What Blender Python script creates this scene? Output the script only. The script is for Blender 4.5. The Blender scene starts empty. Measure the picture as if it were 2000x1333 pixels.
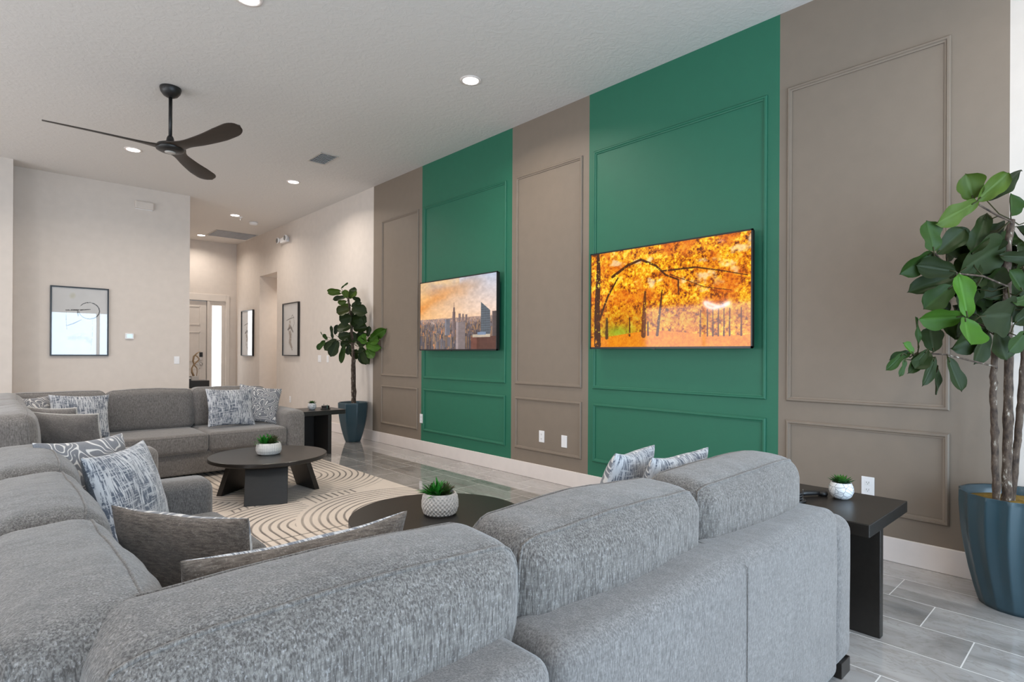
import bpy, math, random
import numpy as np
from mathutils import Vector, Matrix, noise as mn
PI = math.pi
S = bpy.context.scene
COL = S.collection
random.seed(7)

# ---------------------------------------------------------------- camera, world, lights, exposure
def lin(r, g, b):
    f = lambda c: (c/255/12.92) if c/255 <= .04045 else ((c/255+.055)/1.055)**2.4
    return (f(r), f(g), f(b))
cam_d = bpy.data.cameras.new('camera'); cam = bpy.data.objects.new('camera', cam_d); COL.objects.link(cam)
yaw, pit, rol = math.radians(42.6696), math.radians(.0571), math.radians(.3109)
F = Vector((math.sin(yaw)*math.cos(pit), math.cos(yaw)*math.cos(pit), math.sin(pit)))
R = Vector((math.cos(yaw), -math.sin(yaw), 0)); U = R.cross(F)
R2 = R*math.cos(rol)+U*math.sin(rol); U2 = -R*math.sin(rol)+U*math.cos(rol)
M = Matrix((R2, U2, -F)).transposed().to_4x4(); M.translation = Vector((0, 0, 1.3)); cam.matrix_world = M
cam_d.sensor_width = 36; cam_d.lens = 36*1113.78/2000; cam_d.shift_y = (690.65-666.5)/2000
cam_d.clip_start = .02
S.camera = cam
S.view_settings.view_transform = 'Standard'; S.view_settings.look = 'None'
S.view_settings.gamma = 1; S.view_settings.use_curve_mapping = False
S.view_settings.exposure = 0.3
S.cycles.use_denoising = True
S.cycles.max_bounces = 10; S.cycles.diffuse_bounces = 6; S.cycles.glossy_bounces = 4
S.cycles.sample_clamp_indirect = 6; S.cycles.caustics_reflective = False; S.cycles.caustics_refractive = False
W = bpy.data.worlds.new('sky'); S.world = W; W.use_nodes = True
wn = W.node_tree; wbg = wn.nodes['Background']
sky = wn.nodes.new('ShaderNodeTexSky'); sky.sky_type = 'HOSEK_WILKIE'; sky.turbidity = 3; sky.sun_direction = (-.3, .5, .8)
wn.links.new(sky.outputs[0], wbg.inputs[0]); wbg.inputs[1].default_value = .9

def area(name, loc, rot, sx, sy, power, col):
    l = bpy.data.lights.new(name, 'AREA'); l.shape = 'RECTANGLE'; l.size = sx; l.size_y = sy; l.energy = power; l.color = col
    o = bpy.data.objects.new(name, l); COL.objects.link(o); o.location = loc; o.rotation_euler = rot
    return o
# daylight through the sliding doors behind the camera, the added, unseen windows of the left wall and the front door sidelight
area('daylight_sliding_doors', (1.3, -2.06, 1.32), (PI/2, 0, 0), 5.0, 2.4, 275, (.62, .81, 1))
area('added_window_fill', (-4.92, 2.2, 1.6), (PI/2, 0, -PI/2), 3.4, 1.9, 120, (.86, .93, 1))
area('added_window_fill', (-4.92, 7.2, 1.6), (PI/2, 0, -PI/2), 3.4, 1.9, 120, (.9, .94, 1))

# ---------------------------------------------------------------- materials
class NT:
    def __init__(s, m): s.m = m; s.t = m.node_tree; s.n = s.t.nodes; s.l = s.t.links
    def nd(s, typ, **kw):
        n = s.n.new('ShaderNode'+typ)
        for k, v in kw.items():
            if k.startswith('i_'):
                k = k[2:]; k = int(k) if k.isdigit() else k.replace('_', ' ')
                if hasattr(v, 'is_output') or isinstance(v, bpy.types.NodeSocket): s.l.new(v, n.inputs[k])
                else: n.inputs[k].default_value = v
            else: setattr(n, k, v)
        return n
    def math(s, op, a, b=0.0, clamp=False):
        n = s.nd('Math', operation=op, use_clamp=clamp)
        for i, v in ((0, a), (1, b)):
            if isinstance(v, bpy.types.NodeSocket): s.l.new(v, n.inputs[i])
            else: n.inputs[i].default_value = v
        return n.outputs[0]
    def mix(s, fac, a, b, blend='MIX'):
        n = s.nd('Mix', data_type='RGBA', blend_type=blend)
        for i, v in ((0, fac), (6, a), (7, b)):
            if isinstance(v, bpy.types.NodeSocket): s.l.new(v, n.inputs[i])
            elif i == 0: n.inputs[0].default_value = v
            else: n.inputs[i].default_value = (*v[:3], 1)
        return n.outputs[2]
    def ramp(s, fac, stops):
        n = s.nd('ValToRGB'); s.l.new(fac, n.inputs[0]); e = n.color_ramp.elements
        while len(e) < len(stops): e.new(.5)
        for q, (p, c) in zip(e, stops): q.position = p; q.color = (*c, 1) if len(c) == 3 else c
        return n.outputs[0]
    def coord(s, which='Object', scale=(1, 1, 1), rot=(0, 0, 0)):
        tc = s.nd('TexCoord'); mp = s.nd('Mapping'); s.l.new(tc.outputs[which], mp.inputs[0])
        mp.inputs['Scale'].default_value = scale; mp.inputs['Rotation'].default_value = rot
        return mp.outputs[0]
    def noise(s, vec, scale, detail=3, rough=.5, dist=0):
        n = s.nd('TexNoise'); s.l.new(vec, n.inputs['Vector'])
        n.inputs['Scale'].default_value = scale; n.inputs['Detail'].default_value = detail
        n.inputs['Roughness'].default_value = rough; n.inputs['Distortion'].default_value = dist
        return n.outputs[0]
def mat(name, col=(.5, .5, .5), rough=.5, metal=0, spec=.5, sheen=0, coat=0):
    m = bpy.data.materials.new(name); m.use_nodes = True
    b = m.node_tree.nodes['Principled BSDF']
    b.inputs['Base Color'].default_value = (*col, 1); b.inputs['Roughness'].default_value = rough
    b.inputs['Metallic'].default_value = metal; b.inputs['Specular IOR Level'].default_value = spec
    b.inputs['Sheen Weight'].default_value = sheen; b.inputs['Coat Weight'].default_value = coat
    return m, NT(m), b
def bump(nt, b, h, strength, dist=.01):
    n = nt.nd('Bump'); n.inputs['Strength'].default_value = strength; n.inputs['Distance'].default_value = dist
    nt.l.new(h, n.inputs['Height']); nt.l.new(n.outputs[0], b.inputs['Normal'])
MT = {}
def plain(name, col, rough=.5, metal=0, spec=.5, grain=0, coat=0):
    m, nt, b = mat(name, col, rough, metal, spec, coat=coat)
    v = nt.coord(); n = nt.noise(v, 9, 3)
    c = nt.mix(n, tuple(x*(1-.06) for x in col), tuple(min(1, x*1.06) for x in col)); nt.l.new(c, b.inputs['Base Color'])
    if grain: bump(nt, b, nt.noise(nt.coord(scale=(1, 1, 1)), 120, 2), grain, .002)
    MT[name] = m; return m
plain('wall_white', lin(214, 205, 197), .75, grain=.15)
plain('trim_white', lin(232, 222, 217), .4)
plain('accent_grey', lin(130, 117, 104), .55, grain=.08)
plain('accent_green', lin(35, 107, 82), .55, grain=.08)
plain('plastic_white', lin(236, 236, 238), .35)
plain('black_metal', (.012, .011, .011), .42)
plain('black_frame', (.008, .008, .009), .3)
plain('chrome', (.75, .75, .76), .12, metal=1)
plain('door_white', lin(222, 214, 206), .4)
plain('soil_moss_dark', (.05, .035, .015), .9)
plain('dark_void', (.02, .02, .022), .8)
plain('outlet_slot', (.18, .18, .18), .6)
plain('curtain', lin(225, 228, 232), .9)
plain('grass_outside', (.12, .3, .05), .9)
plain('vent_grey', lin(190, 184, 178), .5); plain('duct_grey', lin(120, 114, 108), .8)
plain('bronze', lin(150, 125, 95), .38, metal=.6)
plain('ring_gold', lin(190, 160, 110), .3, metal=.8)

m, nt, b = mat('ceiling_texture', lin(218, 214, 210), .85); MT['ceiling'] = m
v = nt.coord(); a = nt.noise(v, 14, 4, .6, 1.2); h = nt.ramp(a, [(.42, (0, 0, 0)), (.62, (1, 1, 1))]); bump(nt, b, h, .16, .01)

# marble plank tiles: 0.312 m rows, 0.62 m long, each row shifted by a third
m, nt, b = mat('floor_tile', (.6, .58, .56), .05, spec=.8, coat=.6); MT['floor'] = m
tc = nt.nd('TexCoord'); sp = nt.nd('SeparateXYZ'); nt.l.new(tc.outputs['Object'], sp.inputs[0])
u = nt.math('DIVIDE', nt.math('SUBTRACT', sp.outputs[0], 3.306), .3135)
row = nt.math('FLOOR', u); fu = nt.math('FRACT', nt.math('ADD', u, 400))
v_ = nt.math('DIVIDE', nt.math('SUBTRACT', sp.outputs[1], nt.math('ADD', .682, nt.math('MULTIPLY', row, .205))), .618)
pl = nt.math('FLOOR', v_); fv = nt.math('FRACT', nt.math('ADD', v_, 400))
def edge(f, w):
    a = nt.math('MINIMUM', f, nt.math('SUBTRACT', 1, f)); return nt.math('LESS_THAN', a, w)
grout = nt.math('MAXIMUM', edge(fu, .0075), edge(fv, .0042))
cmb = nt.nd('CombineXYZ'); nt.l.new(nt.math('MULTIPLY', row, 3.7), cmb.inputs[0]); nt.l.new(nt.math('MULTIPLY', pl, 5.3), cmb.inputs[1])
nt.l.new(nt.math('ADD', nt.math('MULTIPLY', row, 1.3), nt.math('MULTIPLY', pl, 2.1)), cmb.inputs[2])
va = nt.nd('VectorMath', operation='ADD'); nt.l.new(cmb.outputs[0], va.inputs[0])
mp = nt.nd('Mapping'); nt.l.new(tc.outputs['Object'], mp.inputs[0]); mp.inputs['Scale'].default_value = (2.4, 1, 1); mp.inputs['Rotation'].default_value = (0, 0, .12); nt.l.new(mp.outputs[0], va.inputs[1])
n1 = nt.noise(va.outputs[0], 1.5, 5, .55, 1.0); n2 = nt.noise(va.outputs[0], 3.2, 6, .6, 2.2)
base = nt.ramp(n1, [(.3, lin(136, 132, 129)), (.5, lin(168, 164, 161)), (.72, lin(188, 185, 182))])
vein = nt.ramp(nt.math('ABSOLUTE', nt.math('SUBTRACT', n2, .5)), [(0, (1, 1, 1)), (.035, (.0, .0, .0))])
c = nt.mix(nt.math('MULTIPLY', vein, .33), base, lin(118, 108, 98))
wn_ = nt.nd('TexWhiteNoise'); nt.l.new(cmb.outputs[0], wn_.inputs[0])
c = nt.mix(nt.math('MULTIPLY', wn_.outputs[0], .16), c, lin(140, 134, 130))
c = nt.mix(grout, c, lin(222, 218, 214)); nt.l.new(c, b.inputs['Base Color'])
nt.l.new(nt.math('ADD', .035, nt.math('MULTIPLY', grout, .5)), b.inputs['Roughness'])
bump(nt, b, nt.math('SUBTRACT', 1, grout), .25, .002)

def fabric(name, dark, light, fleck, fl=.5, vs=(260, 260, 26), bm=.5, sheen=.35, rot=(0, 0, 0)):
    m, nt, b = mat(name, dark, .9, spec=.15, sheen=sheen); MT[name] = m
    b.inputs['Sheen Roughness'].default_value = .5
    rib = nt.noise(nt.coord(scale=vs, rot=rot), 1, 2, .6, .4)
    sp_ = nt.noise(nt.coord(scale=(210, 210, 120)), 1, 3, .7); big = nt.noise(nt.coord(), 5, 4, .6); weft = nt.noise(nt.coord(scale=(40, 40, 170)), 1, 2, .6)
    c = nt.mix(nt.ramp(rib, [(.36, (0, 0, 0)), (.64, (1, 1, 1))]), dark, light)
    c = nt.mix(nt.ramp(weft, [(.4, (.3, .3, .3)), (.6, (0, 0, 0))]), c, tuple(x*.7 for x in dark))
    c = nt.mix(nt.math('MULTIPLY', nt.ramp(sp_, [(.56, (0, 0, 0)), (.68, (1, 1, 1))]), fl), c, fleck)
    c = nt.mix(nt.ramp(big, [(.35, (.2, .2, .2)), (.65, (0, 0, 0))]), c, tuple(x*.75 for x in dark))
    nt.l.new(c, b.inputs['Base Color'])
    puck = nt.noise(nt.coord(scale=(13, 13, 2.2)), 1, 2, .5)
    bump(nt, b, nt.math('ADD', nt.math('ADD', rib, sp_), nt.math('MULTIPLY', puck, 5)), bm, .003)
    return m
fabric('sofa_fabric', lin(76, 71, 68), lin(130, 125, 120), lin(182, 179, 177), .38, vs=(280, 280, 26), bm=.45)
fabric('sofa_fabric_smooth', lin(92, 88, 86), lin(130, 126, 123), lin(158, 155, 153), .4, vs=(260, 260, 60), bm=.3)
fabric('sofa_fabric_far', lin(104, 99, 96), lin(142, 137, 133), lin(168, 163, 158), .3, vs=(200, 200, 40), bm=.3)
fabric('pillow_taupe', lin(88, 78, 70), lin(130, 118, 108), lin(170, 160, 150), .45, vs=(30, 200, 200), bm=.6)
fabric('pillow_slate', lin(84, 88, 96), lin(112, 116, 122), lin(130, 132, 136), .25, vs=(200, 200, 200), bm=.4)
fabric('piping_white', lin(190, 186, 180), lin(220, 215, 210), lin(230, 230, 225), .3)

# brushed crosshatch pillow cloth
m, nt, b = mat('pillow_crosshatch', (.4, .4, .4), .9, spec=.1, sheen=.3); MT['pillow_crosshatch'] = m
n1 = nt.noise(nt.coord(scale=(150, 16, 20)), 1, 3, .65); n2 = nt.noise(nt.coord(scale=(14, 130, 20)), 1, 3, .65); n3 = nt.noise(nt.coord(), 9, 3)
a = nt.ramp(nt.math('ADD', n1, nt.math('MULTIPLY', nt.math('SUBTRACT', n3, .5), .35)), [(.47, (0, 0, 0)), (.56, (1, 1, 1))])
d = nt.ramp(n2, [(.53, (0, 0, 0)), (.6, (1, 1, 1))])
c = nt.mix(nt.math('MAXIMUM', nt.math('MULTIPLY', a, .9), nt.math('MULTIPLY', d, .7)), lin(100, 106, 118), lin(214, 214, 216)); nt.l.new(c, b.inputs['Base Color'])
bump(nt, b, nt.math('ADD', a, d), .4, .002)
# winding line pillow cloth
m, nt, b = mat('pillow_maze', (.4, .4, .4), .9, spec=.1, sheen=.3); MT['pillow_maze'] = m
n1 = nt.noise(nt.coord(scale=(8, 8, 4)), 1, 1, .4, .6)
fr = nt.math('ABSOLUTE', nt.math('SUBTRACT', nt.math('FRACT', nt.math('MULTIPLY', n1, 13)), .5))
a = nt.ramp(fr, [(.1, (1, 1, 1)), (.17, (0, 0, 0))])
wv = nt.noise(nt.coord(scale=(220, 220, 220)), 1, 2)
c = nt.mix(a, nt.mix(wv, lin(110, 112, 118), lin(140, 140, 144)), lin(220, 216, 212)); nt.l.new(c, b.inputs['Base Color']); bump(nt, b, a, .4, .002)

def wood(name, c1, c2, rough, axis=(3, 40, 40)):
    m, nt, b = mat(name, c1, rough, spec=.5); MT[name] = m
    n = nt.noise(nt.coord(scale=axis), 1, 4, .6, .3); nt.l.new(nt.mix(n, c1, c2), b.inputs['Base Color']); bump(nt, b, n, .12, .002); return m
wood('black_wood', (.009, .0072, .006), (.021, .017, .014), .33)
wood('fan_wood', (.014, .009, .006), (.035, .022, .014), .45, (4, 50, 50))
m, nt, b = mat('bark', (.1, .1, .1), .9); MT['bark'] = m
n = nt.noise(nt.coord(scale=(45, 45, 18)), 1, 5, .65); nt.l.new(nt.ramp(n, [(.3, lin(34, 26, 21)), (.5, lin(78, 64, 54)), (.6, lin(96, 82, 70)), (.66, lin(176, 168, 156))]), b.inputs['Base Color']); bump(nt, b, n, .6, .006)
wood('pot_teal', lin(44, 64, 72), lin(52, 76, 86), .3, (2, 2, 2))
wood('ceramic_white', lin(205, 202, 198), lin(228, 226, 222), .35, (12, 12, 12))
wood('moss', lin(60, 46, 10), lin(150, 118, 30), .95, (60, 60, 60))
# white ceramic bowl with thin geometric lines
m, nt, b = mat('ceramic_lines', (.8, .8, .8), .3); MT['ceramic_lines'] = m
vo = nt.nd('TexVoronoi', feature='DISTANCE_TO_EDGE'); vo.inputs['Scale'].default_value = 34; nt.l.new(nt.coord(), vo.inputs['Vector'])
nt.l.new(nt.mix(nt.ramp(vo.outputs[0], [(.02, (1, 1, 1)), (.05, (0, 0, 0))]), lin(226, 226, 226), lin(120, 125, 135)), b.inputs['Base Color'])
# knitted white planter
m, nt, b = mat('ceramic_knit', lin(214, 208, 202), .6); MT['ceramic_knit'] = m

m, nt, b = mat('leaf', (.05, .12, .03), .5, spec=.2); MT['leaf'] = m
at = nt.nd('Attribute', attribute_name='Col'); nz = nt.noise(nt.coord(), 22, 3)
c = nt.mix(nt.math('MULTIPLY', nz, .5), at.outputs[0], nt.mix(1, at.outputs[0], (.45, .45, .45), 'MULTIPLY')); nt.l.new(c, b.inputs['Base Color'])
b.inputs['Subsurface Weight'].default_value = 0
m, nt, b = mat('painted', (.5, .5, .5), .8); MT['painted'] = m
at = nt.nd('Attribute', attribute_name='Col'); nt.l.new(at.outputs[0], b.inputs['Base Color'])
m, nt, b = mat('painted_rug', (.5, .5, .5), .95, spec=.05, sheen=.2); MT['painted_rug'] = m
at = nt.nd('Attribute', attribute_name='Col'); n = nt.noise(nt.coord(), 90, 3); n2 = nt.noise(nt.coord(), 5, 3)
c = nt.mix(nt.math('MULTIPLY', n, .25), at.outputs[0], lin(150, 130, 108)); c = nt.mix(nt.math('MULTIPLY', n2, .25), c, lin(178, 170, 164)); nt.l.new(c, b.inputs['Base Color']); bump(nt, b, n, .5, .004)
m, nt, b = mat('print_under_glass', (.5, .5, .5), .5, spec=.3, coat=1); MT['print_under_glass'] = m
at = nt.nd('Attribute', attribute_name='Col'); nt.l.new(at.outputs[0], b.inputs['Base Color']); b.inputs['Coat Roughness'].default_value = .01; b.inputs['Coat IOR'].default_value = 1.9
m, nt, b = mat('screen', (.004, .004, .004), .05, spec=.3); MT['screen'] = m
at = nt.nd('Attribute', attribute_name='Col'); nt.l.new(at.outputs[0], b.inputs['Emission Color']); b.inputs['Emission Strength'].default_value = .86
def emis(name, col, st):
    m, nt, b = mat(name, col); b.inputs['Emission Color'].default_value = (*col, 1); b.inputs['Emission Strength'].default_value = st; MT[name] = m
emis('lamp_white', (1, .96, .9), 14); emis('thermostat_screen', lin(170, 215, 240), .9)
emis('frosted_daylight', (.93, .97, 1), 3.2)
emis('ring_glow', (.9, .92, 1), 45)
m = bpy.data.materials.new('window_glass'); m.use_nodes = True; MT['window_glass'] = m
t_ = m.node_tree; t_.nodes.remove(t_.nodes['Principled BSDF']); o_ = t_.nodes['Material Output']
g_ = t_.nodes.new('ShaderNodeBsdfGlossy'); g_.inputs['Roughness'].default_value = .02; tr_ = t_.nodes.new('ShaderNodeBsdfTransparent'); mx = t_.nodes.new('ShaderNodeMixShader'); mx.inputs[0].default_value = .07
t_.links.new(tr_.outputs[0], mx.inputs[1]); t_.links.new(g_.outputs[0], mx.inputs[2]); t_.links.new(mx.outputs[0], o_.inputs[0])

# ---------------------------------------------------------------- mesh helpers
class MB:
    def __init__(s): s.v = []; s.f = []
    def add(s, v, f):
        n = len(s.v); s.v += [tuple(p) for p in v]; s.f += [tuple(i+n for i in q) for q in f]; return s
    def box(s, x0, x1, y0, y1, z0, z1, mx=None):
        v = [(x, y, z) for z in (z0, z1) for y in (y0, y1) for x in (x0, x1)]
        if mx is not None: v = [tuple(mx @ Vector(p)) for p in v]
        return s.add(v, [(0, 2, 3, 1), (4, 5, 7, 6), (0, 1, 5, 4), (2, 6, 7, 3), (0, 4, 6, 2), (1, 3, 7, 5)])
    def rings(s, rings, cap=True, closed=False):
        n = len(rings[0]); v = [p for r in rings for p in r]; f = []
        m_ = len(rings)
        for i in range(m_ if closed else m_-1):
            for j in range(n):
                a = i*n+j; b = i*n+(j+1) % n; c = ((i+1) % m_)*n+(j+1) % n; d = ((i+1) % m_)*n+j
                f.append((a, b, c, d))
        if cap and not closed: f.append(tuple(range(n))[::-1]); f.append(tuple(range((m_-1)*n, m_*n)))
        return s.add(v, f)
    def lathe(s, prof, n=40, c=(0, 0, 0), cap=True, fn=None):
        rs = []
        for r, z in prof:
            ring = []
            for j in range(n):
                a = 2*PI*j/n; rr = r*(fn(a, z) if fn else 1)
                ring.append((c[0]+rr*math.cos(a), c[1]+rr*math.sin(a), c[2]+z))
            rs.append(ring)
        return s.rings(rs, cap)
    def tube(s, pts, r, n=8, closed=False):
        pts = [Vector(p) for p in pts]; rs = []; N = len(pts); up = Vector((0, 0, 1))
        prev = None
        for i, p in enumerate(pts):
            a = pts[(i-1) % N] if (closed or i > 0) else p; b = pts[(i+1) % N] if (closed or i < N-1) else p
            t = (b-a).normalized() if (b-a).length > 1e-9 else Vector((0, 0, 1))
            if prev is None:
                x = t.cross(up); x = t.cross(Vector((1, 0, 0))) if x.length < .1 else x; x.normalize()
            else:
                x = prev - t*prev.dot(t); x.normalize()
            prev = x; y = t.cross(x); rr = r[i] if isinstance(r, (list, tuple)) else r
            rs.append([tuple(p+x*rr*math.cos(2*PI*j/n)+y*rr*math.sin(2*PI*j/n)) for j in range(n)])
        return s.rings(rs, True, closed)
    def build(s, name, m=None, parent=None, smooth=False, bevel=0, seg=2, mw=None):
        me = bpy.data.meshes.new(name); me.from_pydata(s.v, [], s.f); me.validate()
        me.update()
        o = bpy.data.objects.new(name, me); COL.objects.link(o)
        if m: me.materials.append(MT[m] if isinstance(m, str) else m)
        if smooth:
            me.polygons.foreach_set('use_smooth', [True]*len(me.polygons))
        if bevel:
            bv = o.modifiers.new('bevel', 'BEVEL'); bv.width = bevel; bv.segments = seg; bv.limit_method = 'ANGLE'; bv.angle_limit = math.radians(40)
            if not smooth: me.polygons.foreach_set('use_smooth', [False]*len(me.polygons))
        if parent is not None: o.parent = parent
        if mw is not None: o.matrix_local = mw
        return o
def thing(name, label, cat, loc=(0, 0, 0), rz=0, group=None):
    o = bpy.data.objects.new(name, None); COL.objects.link(o); o.location = loc; o.rotation_euler = (0, 0, rz); o.empty_display_size = .1
    return tag(o, label, cat, group)
def tag(o, label, cat, group=None, kind=None):
    if label: o['label'] = label
    if cat: o['category'] = cat
    if group: o['group'] = group
    if kind: o['kind'] = kind
    return o
def struct(o): o['kind'] = 'structure'; return o
def smooth_angle(o, deg=40):
    me = o.data; me.polygons.foreach_set('use_smooth', [True]*len(me.polygons))
    try: me.set_sharp_from_angle(angle=math.radians(deg))
    except Exception: pass
    return o
def set_col(me, cols):
    a = me.color_attributes.new('Col', 'FLOAT_COLOR', 'POINT')
    c = np.ones((len(me.vertices), 4), dtype=np.float32); c[:, :3] = cols; a.data.foreach_set('color', c.ravel())
def picture(name, img, origin, ux, uy, m, parent, depth=None):
    """img: H x W x 3 linear colours, row 0 on top; a thin panel whose front carries the colours"""
    H, Wd = img.shape[:2]
    o = Vector(origin); ux = Vector(ux); uy = Vector(uy)
    X, Y = np.meshgrid(np.linspace(0, 1, Wd), np.linspace(1, 0, H))
    P = np.array(o)[None, None]+X[..., None]*np.array(ux)+Y[..., None]*np.array(uy)
    v = P.reshape(-1, 3); idx = np.arange(H*Wd).reshape(H, Wd)
    f = np.stack([idx[1:, :-1], idx[1:, 1:], idx[:-1, 1:], idx[:-1, :-1]], -1).reshape(-1, 4)
    me = bpy.data.meshes.new(name); me.vertices.add(len(v)); me.vertices.foreach_set('co', v.ravel().astype(np.float32))
    me.loops.add(f.size); me.loops.foreach_set('vertex_index', f.ravel().astype(np.int32))
    me.polygons.add(len(f)); me.polygons.foreach_set('loop_start', (np.arange(len(f))*4).astype(np.int32))
    me.update(calc_edges=True); me.validate()
    set_col(me, img.reshape(-1, 3)); me.materials.append(MT[m])
    ob = bpy.data.objects.new(name, me); COL.objects.link(ob)
    if parent is not None: ob.parent = parent
    return ob
def wb(mb, name, m, parent, **k):
    """build from world coordinates under a parent"""
    o = mb.build(name, m, parent, **k)
    if parent is not None:
        q = parent; mtx = Matrix()
        while q is not None: mtx = q.matrix_basis @ mtx; q = q.parent
        o.matrix_basis = mtx.inverted()
    return o
def vnoise(H, Wd, fy, fx, seed, oct=4, pers=.55):
    rng = np.random.RandomState(seed); out = np.zeros((H, Wd)); amp = 1; tot = 0
    for k in range(oct):
        gy, gx = int(fy*2**k)+2, int(fx*2**k)+2; g = rng.rand(gy+1, gx+1)
        y = np.linspace(0, gy-1, H, endpoint=False); x = np.linspace(0, gx-1, Wd, endpoint=False)
        yi = y.astype(int); xi = x.astype(int); ty = (y-yi)[:, None]; tx = (x-xi)[None]; ty = ty*ty*(3-2*ty); tx = tx*tx*(3-2*tx)
        a = g[yi][:, xi]; b = g[yi][:, xi+1]; c = g[yi+1][:, xi]; d = g[yi+1][:, xi+1]
        out += amp*((a*(1-tx)+b*tx)*(1-ty)+(c*(1-tx)+d*tx)*ty); tot += amp; amp *= pers
    return out/tot
def s2l(a): a = np.clip(a, 0, 255)/255.; return np.where(a <= .04045, a/12.92, ((a+.055)/1.055)**2.4)
def lerp(a, b, t): return a*(1-t)+b*t

# ================================================================ THE ROOM
H = 3.7756; WX = 4.223; YB = -1.95; XL = -4.85; YF = 13.95; YL = 10.11
struct(MB().box(XL-.2, 7.2, YB-.2, YF+.2, -.12, 0).build('floor', 'floor'))
struct(MB().box(XL-.2, 7.2, YB-.2, YF+.2, H, H+.12).build('ceiling', 'ceiling'))
# feature wall: three grey and two green painted fields between white wall runs, panel mouldings on each
fields = [(.464, 1.73, 'accent_grey'), (1.73, 3.507, 'accent_green'), (3.507, 4.59, 'accent_grey'), (4.59, 6.344, 'accent_green'), (6.344, 7.628, 'accent_grey')]



def wall_run():
    mb = MB(); mats = []; 
    segs = [(YB-.2, .464, 'wall_white')]+fields+[(7.628, 11.45, 'wall_white'), (12.43, YF+.2, 'wall_white')]
    mats_list = ['wall_white', 'accent_grey', 'accent_green']; fm = []
    for a, b_, m_ in segs:
        mb.box(WX, WX+.16, a, b_, 0, H); fm += [mats_list.index(m_)]*6
    mb.box(WX, WX+.16, 11.45, 12.43, 2.905, H); fm += [0]*6
    o = mb.build('wall_right', 'wall_white')
    o.data.materials.append(MT['accent_grey']); o.data.materials.append(MT['accent_green'])
    o.data.polygons.foreach_set('material_index', fm); return struct(o)
wall_run()
def moulding(y0, y1, z0, z1, m_, w=.033, d=.017):
    """mitred picture-frame moulding on the wall plane x = WX"""
    prof = [(0, 0), (0, d*.55), (w*.22, d), (w*.55, d), (w*.7, d*.55), (w, d*.4), (w, 0)]
    corners = [(y0, z0, 1, 1), (y1, z0, -1, 1), (y1, z1, -1, -1), (y0, z1, 1, -1)]
    rings = [[(WX-h_, cy_+sy*t, cz+sz*t) for t, h_ in prof] for cy_, cz, sy, sz in corners]
    mb = MB(); mb.rings(rings, cap=False, closed=True); return mb.build('trim_%d' % moulding.k, m_)
moulding.k = 1
mold = [(.7294, 1.6735, 'accent_grey'), (1.8172, 3.4479, 'accent_green'), (3.5841, 4.5233, 'accent_grey'), (4.68, 6.2892, 'accent_green'), (6.4201, 7.3722, 'accent_grey')]
for y0, y1, m_ in mold:
    for z0, z1 in ((.9747, 3.2175), (.2859, .8386)):
        struct(moulding(y0, y1, z0, z1, m_)); moulding.k += 1
def baseboard(name, x0, x1, y0, y1):
    mb = MB().box(x0, x1, y0, y1, 0, .1541); o = mb.build(name, 'trim_white', bevel=.005); return struct(o)
baseboard('baseboard_right', WX-.016, WX, YB, 11.45)
baseboard('baseboard_hall_right', WX-.016, WX, 12.43, YF)
# left far wall with its nearer block, hall, door wall
struct(MB().box(.244-4.6, .244, 9.759, YL+.15, 0, H).build('wall_left_block', 'wall_white'))
struct(MB().box(.2, 2.364, YL, YL+.15, 0, H).build('wall_far', 'wall_white'))
struct(MB().box(2.21, 2.364, YL+.15, YF, 0, H).build('wall_hall_left', 'wall_white'))
baseboard('baseboard_far', .244, 2.364, YL-.016, YL)
baseboard('baseboard_block', XL, .244, 9.743, 9.759)
# door wall with the front door opening and the sidelight
dw = MB(); dw.box(2.21, 2.62, YF, YF+.15, 0, H); dw.box(4.02, WX+.2, YF, YF+.15, 0, H); dw.box(2.62, 4.02, YF, YF+.15, 2.55, H)
struct(dw.build('wall_door', 'wall_white'))
# side hall behind the opening in the right wall
sh = MB(); sh.box(WX+.16, 7.0, 12.43, 12.58, 0, 2.905); sh.box(WX+.16, 7.0, 11.30, 11.45, 0, 2.905); sh.box(6.9, 7.05, 11.45, 12.43, 0, 2.905)
struct(sh.build('wall_side_hall', 'wall_white')); struct(MB().box(WX+.16, 7.0, 11.3, 12.58, 2.905, 2.98).build('ceiling_side_hall', 'ceiling'))
# left wall with two windows added for fill light and the back wall with sliding doors (behind the camera, seen in reflections)
lw = MB(); lw.box(XL-.15, XL, YB, YF, 0, .55); lw.box(XL-.15, XL, YB, YF, 2.65, H)
for a, b_ in ((YB, .4), (4.0, 5.4), (9.0, YF)): lw.box(XL-.15, XL, a, b_, .55, 2.65)
struct(lw.build('wall_left', 'wall_white'))
bw = MB(); bw.box(XL-.15, -1.3, YB-.15, YB, 0, H); bw.box(3.9, WX+.16, YB-.15, YB, 0, H); bw.box(-1.3, 3.9, YB-.15, YB, 2.6, H)
struct(bw.build('wall_back', 'wall_white'))
def window(name, frames, pane):
    r = bpy.data.objects.new(name, None); COL.objects.link(r); struct(r)
    f = MB(); [f.box(*q) for q in frames]; f.build('window_frame', 'trim_white', r); MB().box(*pane).build('pane', 'window_glass', r)
xs = [-1.3, .0, 1.3, 2.6, 3.9]
fr = [(-1.3, 3.9, YB-.1, YB-.02, 2.5, 2.6), (-1.3, 3.9, YB-.1, YB-.02, 0, .07)]
for x in xs: fr.append((max(-1.3, x-.045), min(3.9, x+.045), YB-.1, YB-.02, .07, 2.5))
window('window_1', fr, (-1.3, 3.9, YB-.065, YB-.06, .07, 2.5))
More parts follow.
